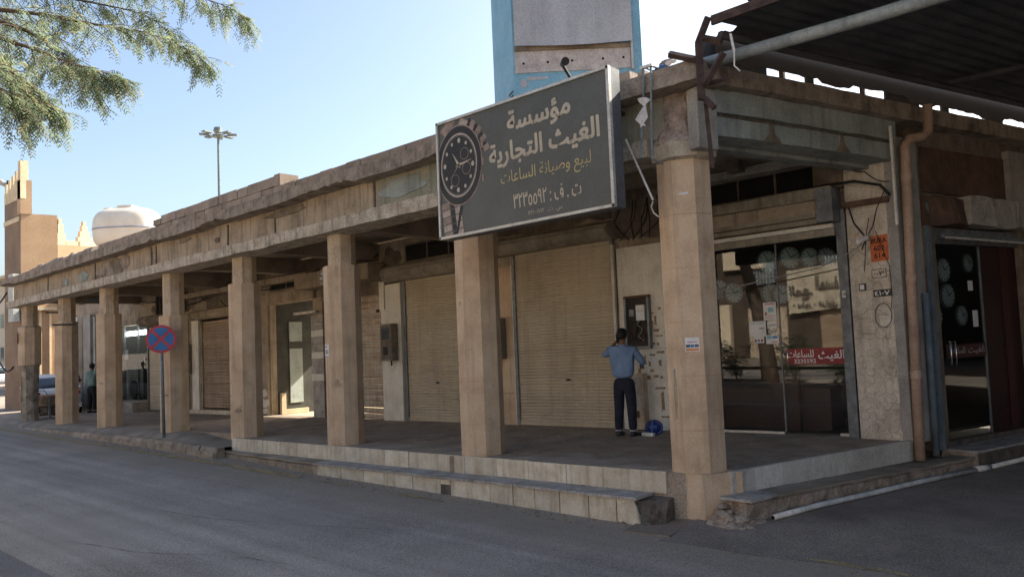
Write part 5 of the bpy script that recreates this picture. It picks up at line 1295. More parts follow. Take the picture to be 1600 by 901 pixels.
# ================================================================== NO-STOPPING SIGN
ns = thing("road_sign", "round red and blue no-stopping sign on a thin grey pole", "road sign", (-13.30, -.17, -.42), math.radians(62))
MB().tube([(0, 0, -.02), (-.03, 0, 2.62)], .038, 10).build("pole", "galvanised", ns, world=False, smooth=True)
MB().tube([(0, 0, -.02), (0, 0, .14)], .043, 10).build("pole_foot", "blue_grey_pvc", ns, world=False)
DX = Matrix.Translation((-.03, -.05, 2.30)) @ Matrix.Rotation(PI/2, 4, 'X')
pl_ = MB().lathe([(0, 0), (.318, 0), (.318, .012), (0, .012)], 40, DX).build("disc", "sign_red", ns, world=False)
def flat(name, m, shp, d, parent): return MB().add([(-.03+x, -.05-d, 2.30+z) for x, z in shp], [tuple(range(len(shp)))]).build(name, m, parent, world=False)
qa = [(math.radians(45+90*k)) for k in range(4)]
for k in range(4):
    c = PI/2*k; w = .205
    P = []
    a0 = c-PI/4; a1 = c+PI/4; off = .030
    ox, oz = math.cos(c)*off*1.414, math.sin(c)*off*1.414
    P.append((ox, oz))
    for j in range(13):
        a = a0+.12+(a1-a0-.24)*j/12; P.append((.262*math.cos(a), .262*math.sin(a)))
    flat("blue_sector", "sign_blue", P, .014, pl_)
# ================================================================== DRAIN
dg_ = thing("drain_grate", "flush iron drain grate in the dust before the corner column", "drain", (-.34, -.58, -.540), math.radians(8))
MB().box(-.25, .25, -.14, .14, -.03, .003).build("pit", "dark_void", dg_, world=False)
for k in range(9):
    MB().box(-.25, .25, -.14+k*.033, -.126+k*.033, .005, .012).build("grate_bar", "grate_iron", dg_, world=False)
MB().box(-.27, -.25, -.17, .17, -.04, .013).box(.25, .27, -.17, .17, -.04, .013).box(-.25, .25, -.17, -.145, -.04, .013).box(-.25, .25, .155, .17, -.04, .013).build("grate_frame", "grate_iron", dg_, world=False)

# ================================================================== HELMET AND CARD
hx_, hy_ = -2.52, 3.08
hm = thing("hard_hat", "blue hard hat standing on its rim against the white wall", "helmet", (hx_, hy_, G(hx_, hy_)), .3); hm.scale = (.80, .80, .80)
b = MB(); rings = []
X = Matrix.Translation((0, 0, .15)) @ Matrix.Rotation(math.radians(72), 4, 'X')
for i in range(9):
    a = PI/2*i/8; rings.append([(.155*math.cos(a)*math.cos(t)*1.0, .155*math.cos(a)*math.sin(t)*.86, .15*math.sin(a)) for t in [2*PI*k/24 for k in range(24)]])
b.loft(rings, True, X).build("shell", "helmet_blue", hm, world=False, smooth=True)
b = MB(); rings = [[((.155+.03*k)*math.cos(t)*(1.0+(.18*k if math.sin(t) < -.3 else 0)), (.155+.03*k)*math.sin(t)*.88, -.004-.006*k) for t in [2*PI*j/24 for j in range(24)]] for k in (0, 1)]
rings += [[(x, y, z-.006) for x, y, z in rings[1]], [(x, y, z-.006) for x, y, z in rings[0]]]
b.loft(rings, False, X).build("brim", "helmet_blue", hm, world=False, smooth=True)
MB().box(-.012, .012, -.12, .12, .10, .156, X).build("crest", "helmet_blue", hm, world=False)
cx_, cy_ = -2.52, 2.90
cd = thing("white_box", "small flat white carton on the floor before the blue helmet", "carton", (cx_, cy_, G(cx_, cy_)+.0), .12)
bevel(MB().box(-.10, .10, -.04, .04, 0.002, .055).build("carton", "white_card", cd, world=False), .004)
MB().box(-.08, .06, -.042, -.0405, .018, .036).build("print", "foam_grey", cd, world=False)
MB().box(-.19, -.115, -.03, .04, .002, .05).build("dark_lump", "cable", cd, world=False)

# ================================================================== PEOPLE
def skinned(name, verts, edges, radii, m, parent, root=0, sub=2, smooth=True):
    me = bpy.data.meshes.new(name); me.from_pydata(verts, edges, []); o = bpy.data.objects.new(name, me); COL.objects.link(o)
    o.parent = parent
    md = o.modifiers.new("skin", 'SKIN'); md.use_smooth_shade = True
    for i, r in enumerate(radii):
        sv = me.skin_vertices[0].data[i]; sv.radius = r if isinstance(r, tuple) else (r, r); sv.use_root = (i == root)
    s_ = o.modifiers.new("sub", 'SUBSURF'); s_.levels = sub; s_.render_levels = sub
    dg = bpy.context.evaluated_depsgraph_get(); bpy.context.view_layer.update()
    dg = bpy.context.evaluated_depsgraph_get()
    nm = bpy.data.meshes.new_from_object(o.evaluated_get(dg)); o.modifiers.clear(); o.data = nm
    nm.materials.clear(); nm.materials.append(M[m]); nm.polygons.foreach_set("use_smooth", [True]*len(nm.polygons))
    return o
def chain(groups):
    """groups: list of lists of (point, radius); a group may start with the index of an existing vertex"""
    V = []; E = []; R = []
    for g in groups:
        prev = None
        for it in g:
            if isinstance(it, int): prev = it; continue
            V.append(it[0]); R.append(it[1]); i = len(V)-1
            if prev is not None: E.append((prev, i))
            prev = i
    return V, E, R
def person(label, loc, rz, H, shirt, trousers, la, ra, lean=0.0, group=None, detail=True):
    """faces +y in its own frame; la / ra: elbow and wrist positions of the left and right arm"""
    t = thing("person", label, "person", loc, rz)
    k = H/1.74
    def P(x, y, z): return (x*k, y*k, z*k)
    # trousers
    g = [[(P(0,0,.97), (.155*k,.115*k)), (P(0,0,.88), (.165*k,.125*k))],
         [1, (P(-.092,0,.80), .108*k), (P(-.105,.015,.50), .088*k), (P(-.115,-.005,.28), .078*k), (P(-.12,-.01,.085), .070*k)],
         [1, (P(.092,0,.80), .108*k), (P(.105,.02,.50), .088*k), (P(.115,.0,.28), .078*k), (P(.12,-.005,.085), .070*k)]]
    V, E, R_ = chain(g); skinned("trousers", V, E, R_, trousers, t, 1)
    # body: head, neck, arms in one continuous mesh
    Ls, Rs = P(-.19, 0, 1.41), P(.19, 0, 1.41)
    def hand(w, d, s_):
        w = Vector(w); d = Vector(d).normalized(); up = Vector((0,0,1)) if abs(d.z) < .8 else Vector((0,1,0)); sd_ = d.cross(up).normalized()*s_
        return w, d, sd_
    groups = [[(P(0,0,1.02), (.10*k,.06*k)), (P(0,0,1.20), (.10*k,.06*k)), (P(0,0,1.38), (.085*k,.05*k)), (P(0,.0,1.49), .052*k), (P(0,.01,1.545), .050*k)],
              [4, (P(0,.025,1.60), (.068*k,.085*k)), (P(0,.015,1.665), (.074*k,.093*k)), (P(0,.005,1.715), (.058*k,.072*k))],
              [2, (Ls, .040*k), (P(*la[0]), .036*k), (P(*la[1]), .026*k)],
              [2, (Rs, .040*k), (P(*ra[0]), .036*k), (P(*ra[1]), .026*k)]]
    # vertex indices: 0..4 torso-neck, 5..7 head, 8 left shoulder, 9 elbow, 10 wrist, 11.. right
    for wi, arm, s_ in ((10, la, 1), (13, ra, -1)):
        w = Vector(P(*arm[1])); e = Vector(P(*arm[0])); d = (w-e).normalized(); up = Vector((0,0,1)) if abs(d.z) < .8 else Vector((0,1,0)); q = d.cross(up).normalized()
        palm = w + d*.055*k
        groups.append([wi, (tuple(palm), (.034*k, .02*k))])
        pi_ = sum(1 for gg in groups for it in gg if not isinstance(it, int))-1
        for j in range(4):
            o_ = q*((j-1.5)*.019*k); L_ = (.075, .085, .080, .062)[j]*k
            a = palm + d*.035*k + o_; c = a + d*L_*.55 + up*(-.006*k); e_ = a + d*L_ + up*(-.022*k)
            groups.append([pi_, (tuple(a), .0095*k), (tuple(c), .0085*k), (tuple(e_), .007*k)])
        a = w + d*.03*k + q*(.035*k*s_); groups.append([pi_, (tuple(a), .011*k), (tuple(a + d*.035*k + q*(.012*k*s_)), .009*k)])
    V, E, R_ = chain(groups); body = skinned("body", V, E, R_, "skin", t, 0)
    for s_ in (-1, 1):     # ears
        b = MB(); X = Matrix.Translation(P(.078*s_, .015, 1.635)) @ Matrix.Diagonal((.35, .8, 1.15, 1)); b.lathe([(0, -.028*k), (.02*k, -.018*k), (.026*k, 0), (.02*k, .018*k), (0, .028*k)], 10, X).build("ear", "skin", body, world=False, smooth=True)
    # face: nose, eyes, mouth on the +y side
    b = MB(); b.add([P(-.014,.10,1.60), P(.014,.10,1.60), P(0,.122,1.602), P(0,.098,1.645)], [(0,1,2), (0,2,3), (1,3,2), (0,3,1)]).build("nose", "skin", body, world=False)
    for s_ in (-1, 1): MB().box(*(v*k for v in (.016*s_+.01*s_-.012, .016*s_+.01*s_+.012, .088, .098, 1.638, 1.648))).build("eye", "black_paint", body, world=False)
    MB().box(-.022*k, .022*k, .09*k, .1*k, 1.572*k, 1.58*k).build("mouth", "dark_red", body, world=False)
    # hair cap
    b = MB(); rings = []
    for i in range(9):
        a = -.50 + (PI/2+.50)*i/8
        ring = []
        for j in range(20):
            th = 2*PI*j/20; rr = math.cos(a)*(1 + .03*math.sin(j*2.3+i))
            z = 1.672 + .098*math.sin(a)
            back = -math.sin(th)
            if i < 4: z += (-.045*max(0, back)*(1-i/4) + .050*max(0, -back)*(1-i/4))
            ring.append(P(.090*rr*math.cos(th), .012+.108*rr*math.sin(th)*(1.0 if math.sin(th) < 0 else .9), z))
        rings.append(ring)
    b.loft(rings).build("hair", "hair", t, world=False, smooth=True)
    # shirt
    g = [[(P(0,-.0,.92), (.195*k,.14*k)), (P(0,0,1.05), (.185*k,.128*k)), (P(0,0,1.22), (.200*k,.130*k)), (P(0,0,1.37), (.190*k,.115*k)), (P(0,0,1.462), (.074*k,.066*k))],
         [3, (P(-.19,0,1.405), .076*k), (tuple(Vector(P(-.19,0,1.405)).lerp(Vector(P(*la[0])), .6)), .064*k), (P(*la[0]), .060*k), (tuple(Vector(P(*la[0])).lerp(Vector(P(*la[1])), .75)), .044*k)],
         [3, (P(.19,0,1.405), .076*k), (tuple(Vector(P(.19,0,1.405)).lerp(Vector(P(*ra[0])), .6)), .064*k), (P(*ra[0]), .060*k), (tuple(Vector(P(*ra[0])).lerp(Vector(P(*ra[1])), .75)), .044*k)]]
    V, E, R_ = chain(g); sh = skinned("shirt", V, E, R_, shirt, t, 2)
    me = sh.data
    for v in me.vertices:      # soft folds
        n_ = noise.noise(Vector((v.co.x*9, v.co.y*9, v.co.z*14))); v.co += v.normal*(.014*n_ + .010*noise.noise(v.co*26))
    b = MB(); b.lathe([(.066*k, 1.455*k), (.070*k, 1.475*k), (.062*k, 1.497*k), (.055*k, 1.49*k)], 16).build("collar", shirt, sh, world=False, smooth=True)
    # shoes and sock bands
    for s_ in (-1, 1):
        b = MB(); rings = []
        for yy, w, h in ((-.085, .032, .05), (-.07, .042, .085), (.0, .046, .095), (.06, .047, .075), (.13, .050, .055), (.175, .040, .042), (.20, .018, .026)):
            rings.append([((.12*s_ + w*math.cos(a))*k, yy*k, max(.001, (.0+h*.5+h*.5*math.sin(a)))*k) for a in [2*PI*j/12 for j in range(12)]])
        b.loft(rings).build("shoe", "shoe", t, world=False, smooth=True)
        MB().tube([P(.12*s_, -.008, .085), P(.12*s_, -.008, .105)], .062*k, 14).build("ankle_band", "sock", t, world=False) if detail else None
    return t, k
wx, wy = -2.86, 2.78
pr, k = person("workman in blue shirt and navy trousers facing the white wall with phone at ear", (wx, wy, G(wx, wy)+.002), math.radians(14), 1.74, "blue_shirt", "navy_trousers",
       ((-.36, .08, 1.31), (-.16, .14, 1.53)), ((.31, .05, 1.20), (.23, .28, 1.13)))
ph = MB().box(-.012, .012, -.04, .04, -.075, .075, Matrix.Translation((-.105, .08, 1.60)) @ Matrix.Rotation(.25, 4, 'X'))
o = ph.build("phone", "black_paint", world=False); o.location = (0, 0, 0)
o.matrix_world = Matrix.Translation((wx, wy, G(wx, wy))) @ Matrix.Rotation(math.radians(14), 4, 'Z')
tag(o, "dark phone held to the workman's left ear", "phone")
px_, py_ = -25.35, 2.6
person("man in teal shirt and dark trousers standing at the far lit shop step", (px_, py_, G(px_, py_)+.01), math.radians(25), 1.74, "teal_shirt", "black_cloth",
       ((-.26, .02, 1.15), (-.22, .16, .98)), ((.26, .02, 1.15), (.2, .2, 1.05)))
px_, py_ = -26.9, 2.5
person("dark clothed figure half hidden behind a far column", (px_, py_, G(px_, py_)+.01), math.radians(-60), 1.7, "black_cloth", "black_cloth",
       ((-.26, .02, 1.15), (-.12, .22, 1.2)), ((.26, .02, 1.15), (.1, .22, 1.22)))
# washing machine and fan in the far shop window
WX0, WX1 = -26.036, -25.394
wm = thing("washing_machine", "white front loading machine standing in the far lit shop doorway", "washing machine", ((WX0+WX1)/2, 4.1, .36))
MB().box(WX0, WX1, 3.85, 4.4, .37, 1.5).build("body", "ac_white", wm, shear=True)
MB().lathe([(0, 0), (.2, 0), (.2, .03), (.15, .035), (0, .02)], 20, Matrix.Translation(((WX0+WX1)/2, 3.848, .8)) @ Matrix.Rotation(PI/2, 4, 'X')).build("door", "steel_frame", wm, shear=True)
FNX = -24.897
fn = thing("drum_fan", "dark round fan on the floor of the far lit shop", "fan", (-24.2, 4.3, .36))
MB().lathe([(0, 0), (.3, 0), (.32, .06), (.28, .08), (.08, .04), (0, .04)], 24, Matrix.Translation((FNX, 3.9, .75)) @ Matrix.Rotation(PI/2, 4, 'X')).build("ring", "cable", fn, shear=True)
MB().box(FNX-.2, FNX+.2, 3.9, 4.05, .37, .45).build("foot", "cable", fn, shear=True)

# ================================================================== CART AT THE END COLUMN
ca = thing("hand_cart", "small weathered wooden box cart parked behind the blackened end column", "cart", (-24.6, 1.0, -.45), math.radians(10))
MB().box(-.50, .50, -.32, .32, .38, .72).build("box", "wood_old", ca, world=False)
for z in (.49, .61): MB().box(-.51, .51, -.345, -.322, z, z+.012).build("plank_gap", "dark_masonry", ca, world=False)
for x, y in ((-.53, -.27), (.53, -.27), (-.53, .27), (.53, .27)): MB().box(x-.03, x+.03, y-.03, y+.03, .0, .72).build("leg", "steel_frame", ca, world=False)
for y in (-.3, .3): MB().lathe([(0, -.02), (.2, -.02), (.2, .02), (0, .02)], 16, Matrix.Translation((-.3, y, .2)) @ Matrix.Rotation(PI/2, 4, 'X')).build("wheel", "tyre", ca, world=False)
MB().box(-.5, .5, -.25, .25, .15, .35).build("lower_crate", "dark_masonry", ca, world=False)
MB().tube([(-.5, -.25, .6), (-.8, -.25, .85), (-.8, .25, .85), (-.5, .25, .6)], .02, 6).build("handle", "steel_frame", ca, world=False)

# ================================================================== CARS
def car(label, loc, rz, paint="car_paint", group=None):
    t = thing("parked_car", label, "car", loc, rz, group)
    # profile along x (front = +x), half width by height
    prof = [(-2.0, .45, .95), (-2.02, .75, 1.0), (-1.88, 1.02, 1.02), (-1.5, 1.40, 1.47), (-.6, 1.49, 1.50), (.35, 1.42, 1.45), (1.0, .98, 1.02), (1.75, .82, .88), (2.0, .62, .70), (1.98, .35, .4)]
    W = .84; rings = []
    xs = [-2.05, -1.98, -1.85, -1.55, -1.2, -.6, 0, .4, .75, 1.1, 1.6, 1.9, 2.03]
    top = [.80, .98, 1.02, 1.04, 1.05, 1.05, 1.04, 1.03, 1.0, .96, .86, .74, .6]
    for x, zt in zip(xs, top):
        w = W*(1-.10*abs(x/2.05)**4); rings.append([(x, -w*.92, .22), (x, w*.92, .22), (x, w, .45), (x, w*.99, .78), (x, w*.90, zt), (x, 0, zt+.02), (x, -w*.90, zt), (x, -w*.99, .78), (x, -w, .45)])
    body = MB().loft(rings).build("body", paint, t, world=False, smooth=True)
    rings = []
    for x, zt, wt in ((-1.80, 1.0, .70), (-1.50, 1.38, .60), (-1.1, 1.46, .60), (-.2, 1.47, .60), (.30, 1.40, .60), (.98, 1.0, .70)):
        rings.append([(x, -.78, .98), (x, .78, .98), (x, wt, zt), (x, 0, zt+.02), (x, -wt, zt)])
    g_ = MB().loft(rings).build("window_band", "car_glass", t, world=False, smooth=True)
    MB().loft([[(x, -w, z), (x, w, z), (x, w*.95, z+.035), (x, -w*.95, z+.035)] for x, w, z in ((-1.48, .60, 1.385), (-1.1, .61, 1.46), (-.2, .61, 1.475), (.28, .60, 1.41))]).build("roof", paint, t, world=False, smooth=True)
    for s_ in (-1, 1):
        for x0, z0, x1, z1 in ((-1.80, 1.0, -1.48, 1.40), (.98, 1.0, .28, 1.42), (-.45, .98, -.42, 1.48)):
            MB().tube([(x0, .76*s_, z0), (x1, .62*s_, z1)], .03, 6).build("pillar", paint, t, world=False)
        MB().box(-2.04, -1.95, s_*.62-.12, s_*.62+.12, .72, .92).build("tail_light", "lamp_red", t, world=False)
        MB().box(1.86, 1.99, s_*.58-.14, s_*.58+.14, .60, .70).build("headlight", "chrome", t, world=False)
        MB().box(.55, .72, s_*.80+(.06*s_)-.07, s_*.80+(.06*s_)+.07, .98, 1.09).build("mirror", paint, t, world=False)
        for x in (-1.25, 1.28):
            wh = MB().lathe([(0, -.1), (.26, -.1), (.30, -.07), (.30, .07), (.26, .1), (0, .1)], 20, Matrix.Translation((x, s_*.76, .30)) @ Matrix.Rotation(PI/2, 4, 'X')).build("wheel", "tyre", t, world=False)
            MB().lathe([(0, -.108), (.17, -.108), (.17, .108), (0, .108)], 14, Matrix.Translation((x, s_*.76, .30)) @ Matrix.Rotation(PI/2, 4, 'X')).build("rim", "foam_grey", wh, world=False)
    MB().box(-2.06, -2.03, -.24, .24, .62, .74).build("number_plate", "paper", t, world=False)
    MB().box(-2.07, -1.95, -.78, .78, .32, .5).build("bumper", paint, t, world=False)
    return t
c1 = car("pale silver hatchback seen between the last two columns of the arcade", (-28.2, 2.15, -.62), math.radians(168))
c2 = copy_tree(c1, (-62, 9.2, -.66), math.radians(95)); c2["label"] = "white car parked far down the street at the left edge"

# ================================================================== ROOF THINGS
tk = thing("water_tank", "big cream plastic water tank with a dark band on the roof behind the parapet", "water tank", (-23.4, 3.1, 4.6), math.atan2(.60, .80)+.05); tk.scale = (.93, .93, .95)
b = MB(); rings = []
for i in range(17):
    t = -1+2*i/16; x = 1.22*t; s_ = (1-abs(t)**3.2)**(1/2.2) if abs(t) < 1 else 0.02; s_ = max(s_, .05)
    ring = []
    for j in range(20):
        a = 2*PI*j/20; cx2 = abs(math.cos(a))**.8*(1 if math.cos(a) > 0 else -1); cz2 = abs(math.sin(a))**.75*(1 if math.sin(a) > 0 else -1)
        ring.append((x, .78*s_*cx2, 1.32+.80*(.35+.65*s_)*cz2))
    rings.append(ring)
b.loft(rings).build("shell", "tank_plastic", tk, world=False, smooth=True)
rings = []
for i in range(17):
    t = -1+2*i/16; x = 1.235*t; s_ = (1-abs(t)**3.2)**(1/2.2) if abs(t) < 1 else 0.02; s_ = max(s_, .05)
    rings.append([(x, -.80*s_, 1.29), (x, .80*s_, 1.29), (x, .80*s_, 1.34), (x, -.80*s_, 1.34)])
MB().loft(rings).build("band", "tank_stripe", tk, world=False, smooth=True)
MB().box(-.22, .32, -.3, .3, 2.09, 2.18).build("lid", "tank_plastic", tk, world=False)
MB().box(-.85, -.6, -.1, .1, 2.0, 2.14).build("valve_cap", "tank_plastic", tk, world=False)
for x in (-.8, .8): MB().box(x-.1, x+.1, -.7, .7, .0, .62).build("support", "grey_block", tk, world=False)
wire("thin bent pipe end beside the water tank", [(-22.9, 1.9, 4.9), (-22.95, 1.95, 5.1), (-23.05, 2.0, 5.12)], .02)
# blue pylon
py = thing("blue_pylon", "tall blue sheet metal pylon with a brushed steel panel rising behind the sign", "pylon", (-3.8, 2.6, 4.55))
u = Vector((math.cos(math.radians(38)), math.sin(math.radians(38)), 0)); w_ = Vector((-.84, .54, 0))
c0 = Vector((-4.30, 2.0, 0)); cR = c0 + u*2.22; cL = c0 + w_*1.35; cB = cR + Vector((-.5, .85, 0))*.9; cB2 = cL + Vector((-.2, .9, 0))*.8
MB().prism([(c0.x, c0.y), (cR.x, cR.y), (cB.x, cB.y), (cB2.x, cB2.y), (cL.x, cL.y)], 4.55, 9.0).build("body", "blue_paint", py)
nrm = Vector((u.y, -u.x, 0))
def onpy(name, m, a0, a1, z0, z1, d0, d1, z0b=None, z1b=None):
    V = []
    z0b = z0 if z0b is None else z0b; z1b = z1 if z1b is None else z1b
    for d in (d0, d1):
        for a, z in ((a0, z0), (a1, z0b), (a1, z1b), (a0, z1)): q = c0+u*a+nrm*d; V.append((q.x, q.y, z))
    return MB().add(V, [(0,3,2,1), (4,5,6,7), (0,1,5,4), (1,2,6,5), (2,3,7,6), (3,0,4,7)]).build(name, m, py)
onpy("lower_strip", "pinkish_steel", .03, 2.02, 6.16, 6.56, .002, .02, 6.14, 6.50)
# upper brushed panel bulges slightly at its lower edge
V = []; F = []; nx_ = 16
for i in range(nx_+1):
    a = .04+2.02*i/nx_; bow = math.sin(PI*i/nx_)
    for zz, dd in ((6.62-.0*i-.05*bow+.0, .10+.05*bow), (6.75-.0*i, .09+.03*bow), (8.9, .06)): q = c0+u*a+nrm*dd; V.append((q.x, q.y, zz - .02*a))
F = [(i*3+k, (i+1)*3+k, (i+1)*3+k+1, i*3+k+1) for i in range(nx_) for k in range(2)]
MB().add(V, F).build("steel_panel", "brushed_steel", py, smooth=True)
onpy("panel_gap", "wall_dark", .03, 2.03, 6.54, 6.62, .021, .05, 6.49, 6.56)
onpy("edge_strip", "brushed_steel", 2.03, 2.07, 6.1, 8.9, .002, .06)
for k, a in enumerate((.18, .60, 1.02, 1.55, 1.9)):
    q = c0+u*a+nrm*.022; MB().lathe([(0, 0), (.022, 0), (.022, .006), (0, .006)], 10, Matrix.Translation((q.x, q.y, 6.32)) @ Matrix.Rotation(math.atan2(u.y, u.x), 4, 'Z') @ Matrix.Rotation(PI/2, 4, 'X')).build("bolt_hole", "dark_void", py)
# louvre on the narrow face
e_ = (cL-c0).normalized(); n2_ = Vector((-e_.y, e_.x, 0))
if n2_.dot(CAMPOS-c0) < 0: n2_ = -n2_
for k in range(9):
    q0 = c0+e_*.06+n2_*.006; q1 = c0+e_*.34+n2_*.006; z = 5.30+k*.07
    MB().add([(q0.x, q0.y, z), (q1.x, q1.y, z), (q1.x, q1.y, z+.03), (q0.x, q0.y, z+.03)], [(0,1,2,3)]).build("louvre_slot", "dark_void", py)
for (a, z, w, h, m) in ((.25, 6.02, .35, .07, "brushed_steel"), (.12, 5.9, .1, .16, "brushed_steel"), (1.3, 6.06, .25, .05, "cream_trim")):
    onpy("peeled_paint", m, a, a+w, z, z+h, .003, .006, z+.02, z+h-.02)

# ================================================================== FAR LIGHT MAST AND STREET LAMP
ml = thing("light_mast", "tall floodlight mast with a ring of lamps far behind the arcade", "light mast", (-47.6, 19.1, -.7))
MB().tube([(0, 0, 0), (0, 0, 17.55)], [.16, .08], 10).build("pole", "galvanised", ml, world=False)
MB().lathe([(0, 17.35), (.35, 17.4), (.4, 17.55), (.12, 17.7), (.28, 17.75), (.28, 18.1), (0, 18.15)], 12).build("head", "galvanised", ml, world=False)
for k in range(8):
    a = 2*PI*k/8+.2; X = Matrix.Rotation(a, 4, 'Z')
    f_ = MB().box(.35, 1.0, -.02, .02, 17.5, 17.55, X).build("arm", "galvanised", ml, world=False)
    MB().box(.62, 1.28, -.19, .19, 17.55, 17.64, X).build("floodlight", "galvanised", ml, world=False)
sl = thing("street_lamp", "curved arm street lamp at the left edge before the crenellated tower", "street lamp", (-31.2, .9, 7.6))
p0 = Vector((-36.710,3.272,9.072)); p1 = Vector((-36.859,3.105,9.501)); p2 = Vector((-37.110,2.861,9.756)); p3 = Vector((-37.371,2.619,9.861))
base_ = Vector((p0.x, p0.y, -.7))
MB().tube([base_, p0, p0.lerp(p1, .6)+Vector((0,0,.1)), p1, p2], [.09, .06, .05, .045, .04], 8).build("pole", "galvanised", sl)
MB().tube([p1, p2, p3], [.06, .14, .10], 8).build("lamp_head", "foam_grey", sl)
MB().tube([p1+Vector((0,0,.05)), p1+Vector((0,0,.3))], .08, 8).build("sensor", "cable", sl)

# ================================================================== OCHRE BUILDING ON THE LEFT
ob = thing("ochre_building", "ochre building with stepped cream crenellations beyond the arcade", "building", (-33.5, 4, -.7))
D80 = Vector((math.cos(math.radians(80)), math.sin(math.radians(80)))); K = Vector((-32.6, 2.4))
Q = [(-34.8, 2.4), (K.x, K.y), (K.x+D80.x*1.35, K.y+D80.y*1.35), (K.x+D80.x*1.35-2.2, K.y+D80.y*1.35)]
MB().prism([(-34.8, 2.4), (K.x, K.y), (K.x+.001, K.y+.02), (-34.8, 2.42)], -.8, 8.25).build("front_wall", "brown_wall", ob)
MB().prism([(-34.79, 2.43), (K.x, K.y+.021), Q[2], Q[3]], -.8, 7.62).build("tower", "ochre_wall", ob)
MB().prism([(K.x-.35, K.y-.02), (K.x+.06, K.y-.02), (K.x+.12, K.y+.4), (K.x-.3, K.y+.4)], 7.6, 9.05).build("corner_pier", "ochre_wall", ob)
MB().box(-34.8, -32.7, 2.36, 2.41, 7.3, 7.5).build("string_course", "cream_trim", ob)
for i in range(5):
    x = -34.75+i*.46; h = 8.3 + .12*i
    MB().box(x, x+.40, 2.38, 2.60, 8.25, h+.45).build("merlon", "cream_trim", ob)
    MB().box(x+.09, x+.31, 2.38, 2.60, h+.451, h+.85).build("merlon", "cream_trim", ob)
MB().box(K.x-.32, K.x+.02, K.y, K.y+.3, 9.06, 9.9).build("merlon", "cream_trim", ob)
# lit crenellated wall, turned towards the sun
L0 = Vector((K.x+D80.x*1.36, K.y+D80.y*1.36)); DL = Vector((math.cos(math.radians(97)), math.sin(math.radians(97)))); DLn = Vector((DL.y, -DL.x))
def lw(name, m, a0, a1, z0, z1, d0=0, d1=.25):
    P = [L0+DL*a0-DLn*d1, L0+DL*a0+DLn*d0, L0+DL*a1+DLn*d0, L0+DL*a1-DLn*d1]
    return MB().prism([(p.x, p.y) for p in P][::-1], z0, z1).build(name, m, ob)
lw("lit_wall", "ochre_wall", 0, 6, -.8, 6.35)
for a, steps in ((.0, ((.0, .34, 6.85), (.02, .26, 7.25), (.05, .18, 7.5))), (.36, ((.0, .6, 6.55),)), (.95, ((-.10, .55, 6.75), (0, .42, 7.0), (.08, .32, 7.25), (.14, .25, 7.45))), (1.5, ((.0, .6, 6.55),)), (2.1, ((-.1, .5, 6.75), (0, .42, 7.0), (.1, .3, 7.3))), (2.6, ((0, .6, 6.5),))):
    zb = 6.351
    for p, q_, zt in steps: lw("merlon", "cream_trim", a+p+.001, a+q_, zb, zt, .0, .2); zb = zt+.001
lw("cream_plinth", "cream_trim", .02, 5.5, -.7, 1.7, .03, 0)
lw("window", "car_glass", .5, 1.1, 2.1, 3.3, .012, 0); lw("balcony_slab", "cream_trim", -.0, 3.5, 3.9, 4.05, .6, 0)
MB().prism([(K.x+.03, K.y+.1), (K.x+.30, K.y+.1), (K.x+.5, K.y+1.2), (K.x+.22, K.y+1.2)], 3.5, 3.62).build("balcony_slab", "cream_trim", ob)
for k in range(3): MB().box(K.x+.04+.08*k, K.x+.10+.08*k, K.y+.3+.35*k, K.y+.38+.35*k, -.6, 3.48).build("side_pillar", "cream_trim", ob)
sbx = thing("wall_cabinet", "tall pale grey cabinet hung on the ochre building's front corner", "cabinet", (-32.2, 2.2, 3))
MB().box(-33.25, -32.62, 2.12, 2.36, 3.05, 5.05).build("case", "ac_white", sbx)
wire("thick dark cable sagging from the beam end towards the left edge", [(-25.1, -.1, 4.2), (-28, .2, 3.9), (-30.5, .6, 2.6), (-31, .7, 1.8)], .03, sag=.1)
wire("dark cable curving down past the blackened end column", [(-36, 1.2, 4.2), (-31, .6, 3.0), (-27, .1, 2.3), (-24.6, -.05, 1.75)], .03, sag=.35)
for (px, py2, d, lab) in ((35, 376, 36, "thin white vent pipe on the ochre wall"), (52, 380, 36.5, "dark rod leaning on the ochre wall"), (136, 382, 38, "thin antenna rod on the lit crenellated wall")):
    pass
wire("dark thin rod leaning against the ochre wall above the beam", [(-31.95, 3.2, 5.2), (-31.9, 3.25, 6.1)], .04)
wire("thin antenna rod on the lit crenellated wall", [(-31.9, 5.2, 5.2), (-31.9, 5.2, 7.1)], .03)
# far buildings down the street
def house(label, x0, x1, y0, y1, h, m, rows, rz=0, door=True):
    t = thing("far_house", label, "building", ((x0+x1)/2, (y0+y1)/2, -.7))
    MB().box(x0, x1, y0, y1, -.8, h).build("wall", m, t)
    MB().box(x0-.15, x1+.15, y0-.15, y1+.15, h, h+.35).build("parapet", "cream_trim", t)
    for r in range(rows):
        z = 1.0+r*3.1; n = max(1, int((x1-x0)/3.2)); k2 = max(1, int((y1-y0)/3.2))
        for i in range(n):
            x = x0+(x1-x0)*(i+.5)/n
            for yy, s_ in ((y0, -1), (y1, 1)):
                f = MB().box(x-.65, x+.65, yy-.06, yy+.06, z, z+1.5).build("window", "cream_trim", t)
                MB().box(x-.55, x+.55, yy-.075, yy+.075, z+.1, z+1.4).build("pane", "car_glass", f)
        for i in range(k2):
            y = y0+(y1-y0)*(i+.5)/k2
            f = MB().box(x1-.06, x1+.06, y-.65, y+.65, z, z+1.5).build("window", "cream_trim", t)
            MB().box(x1+.02, x1+.075, y-.55, y+.55, z+.1, z+1.4).build("pane", "car_glass", f)
    return t
house("pale ochre low rise house far down the street behind the tower", -92, -74, 14, 30, 8.2, "opp_wall", 2)
house("orange rendered house further back at the left edge", -128, -104, 22, 48, 11.5, "ochre_wall", 3)
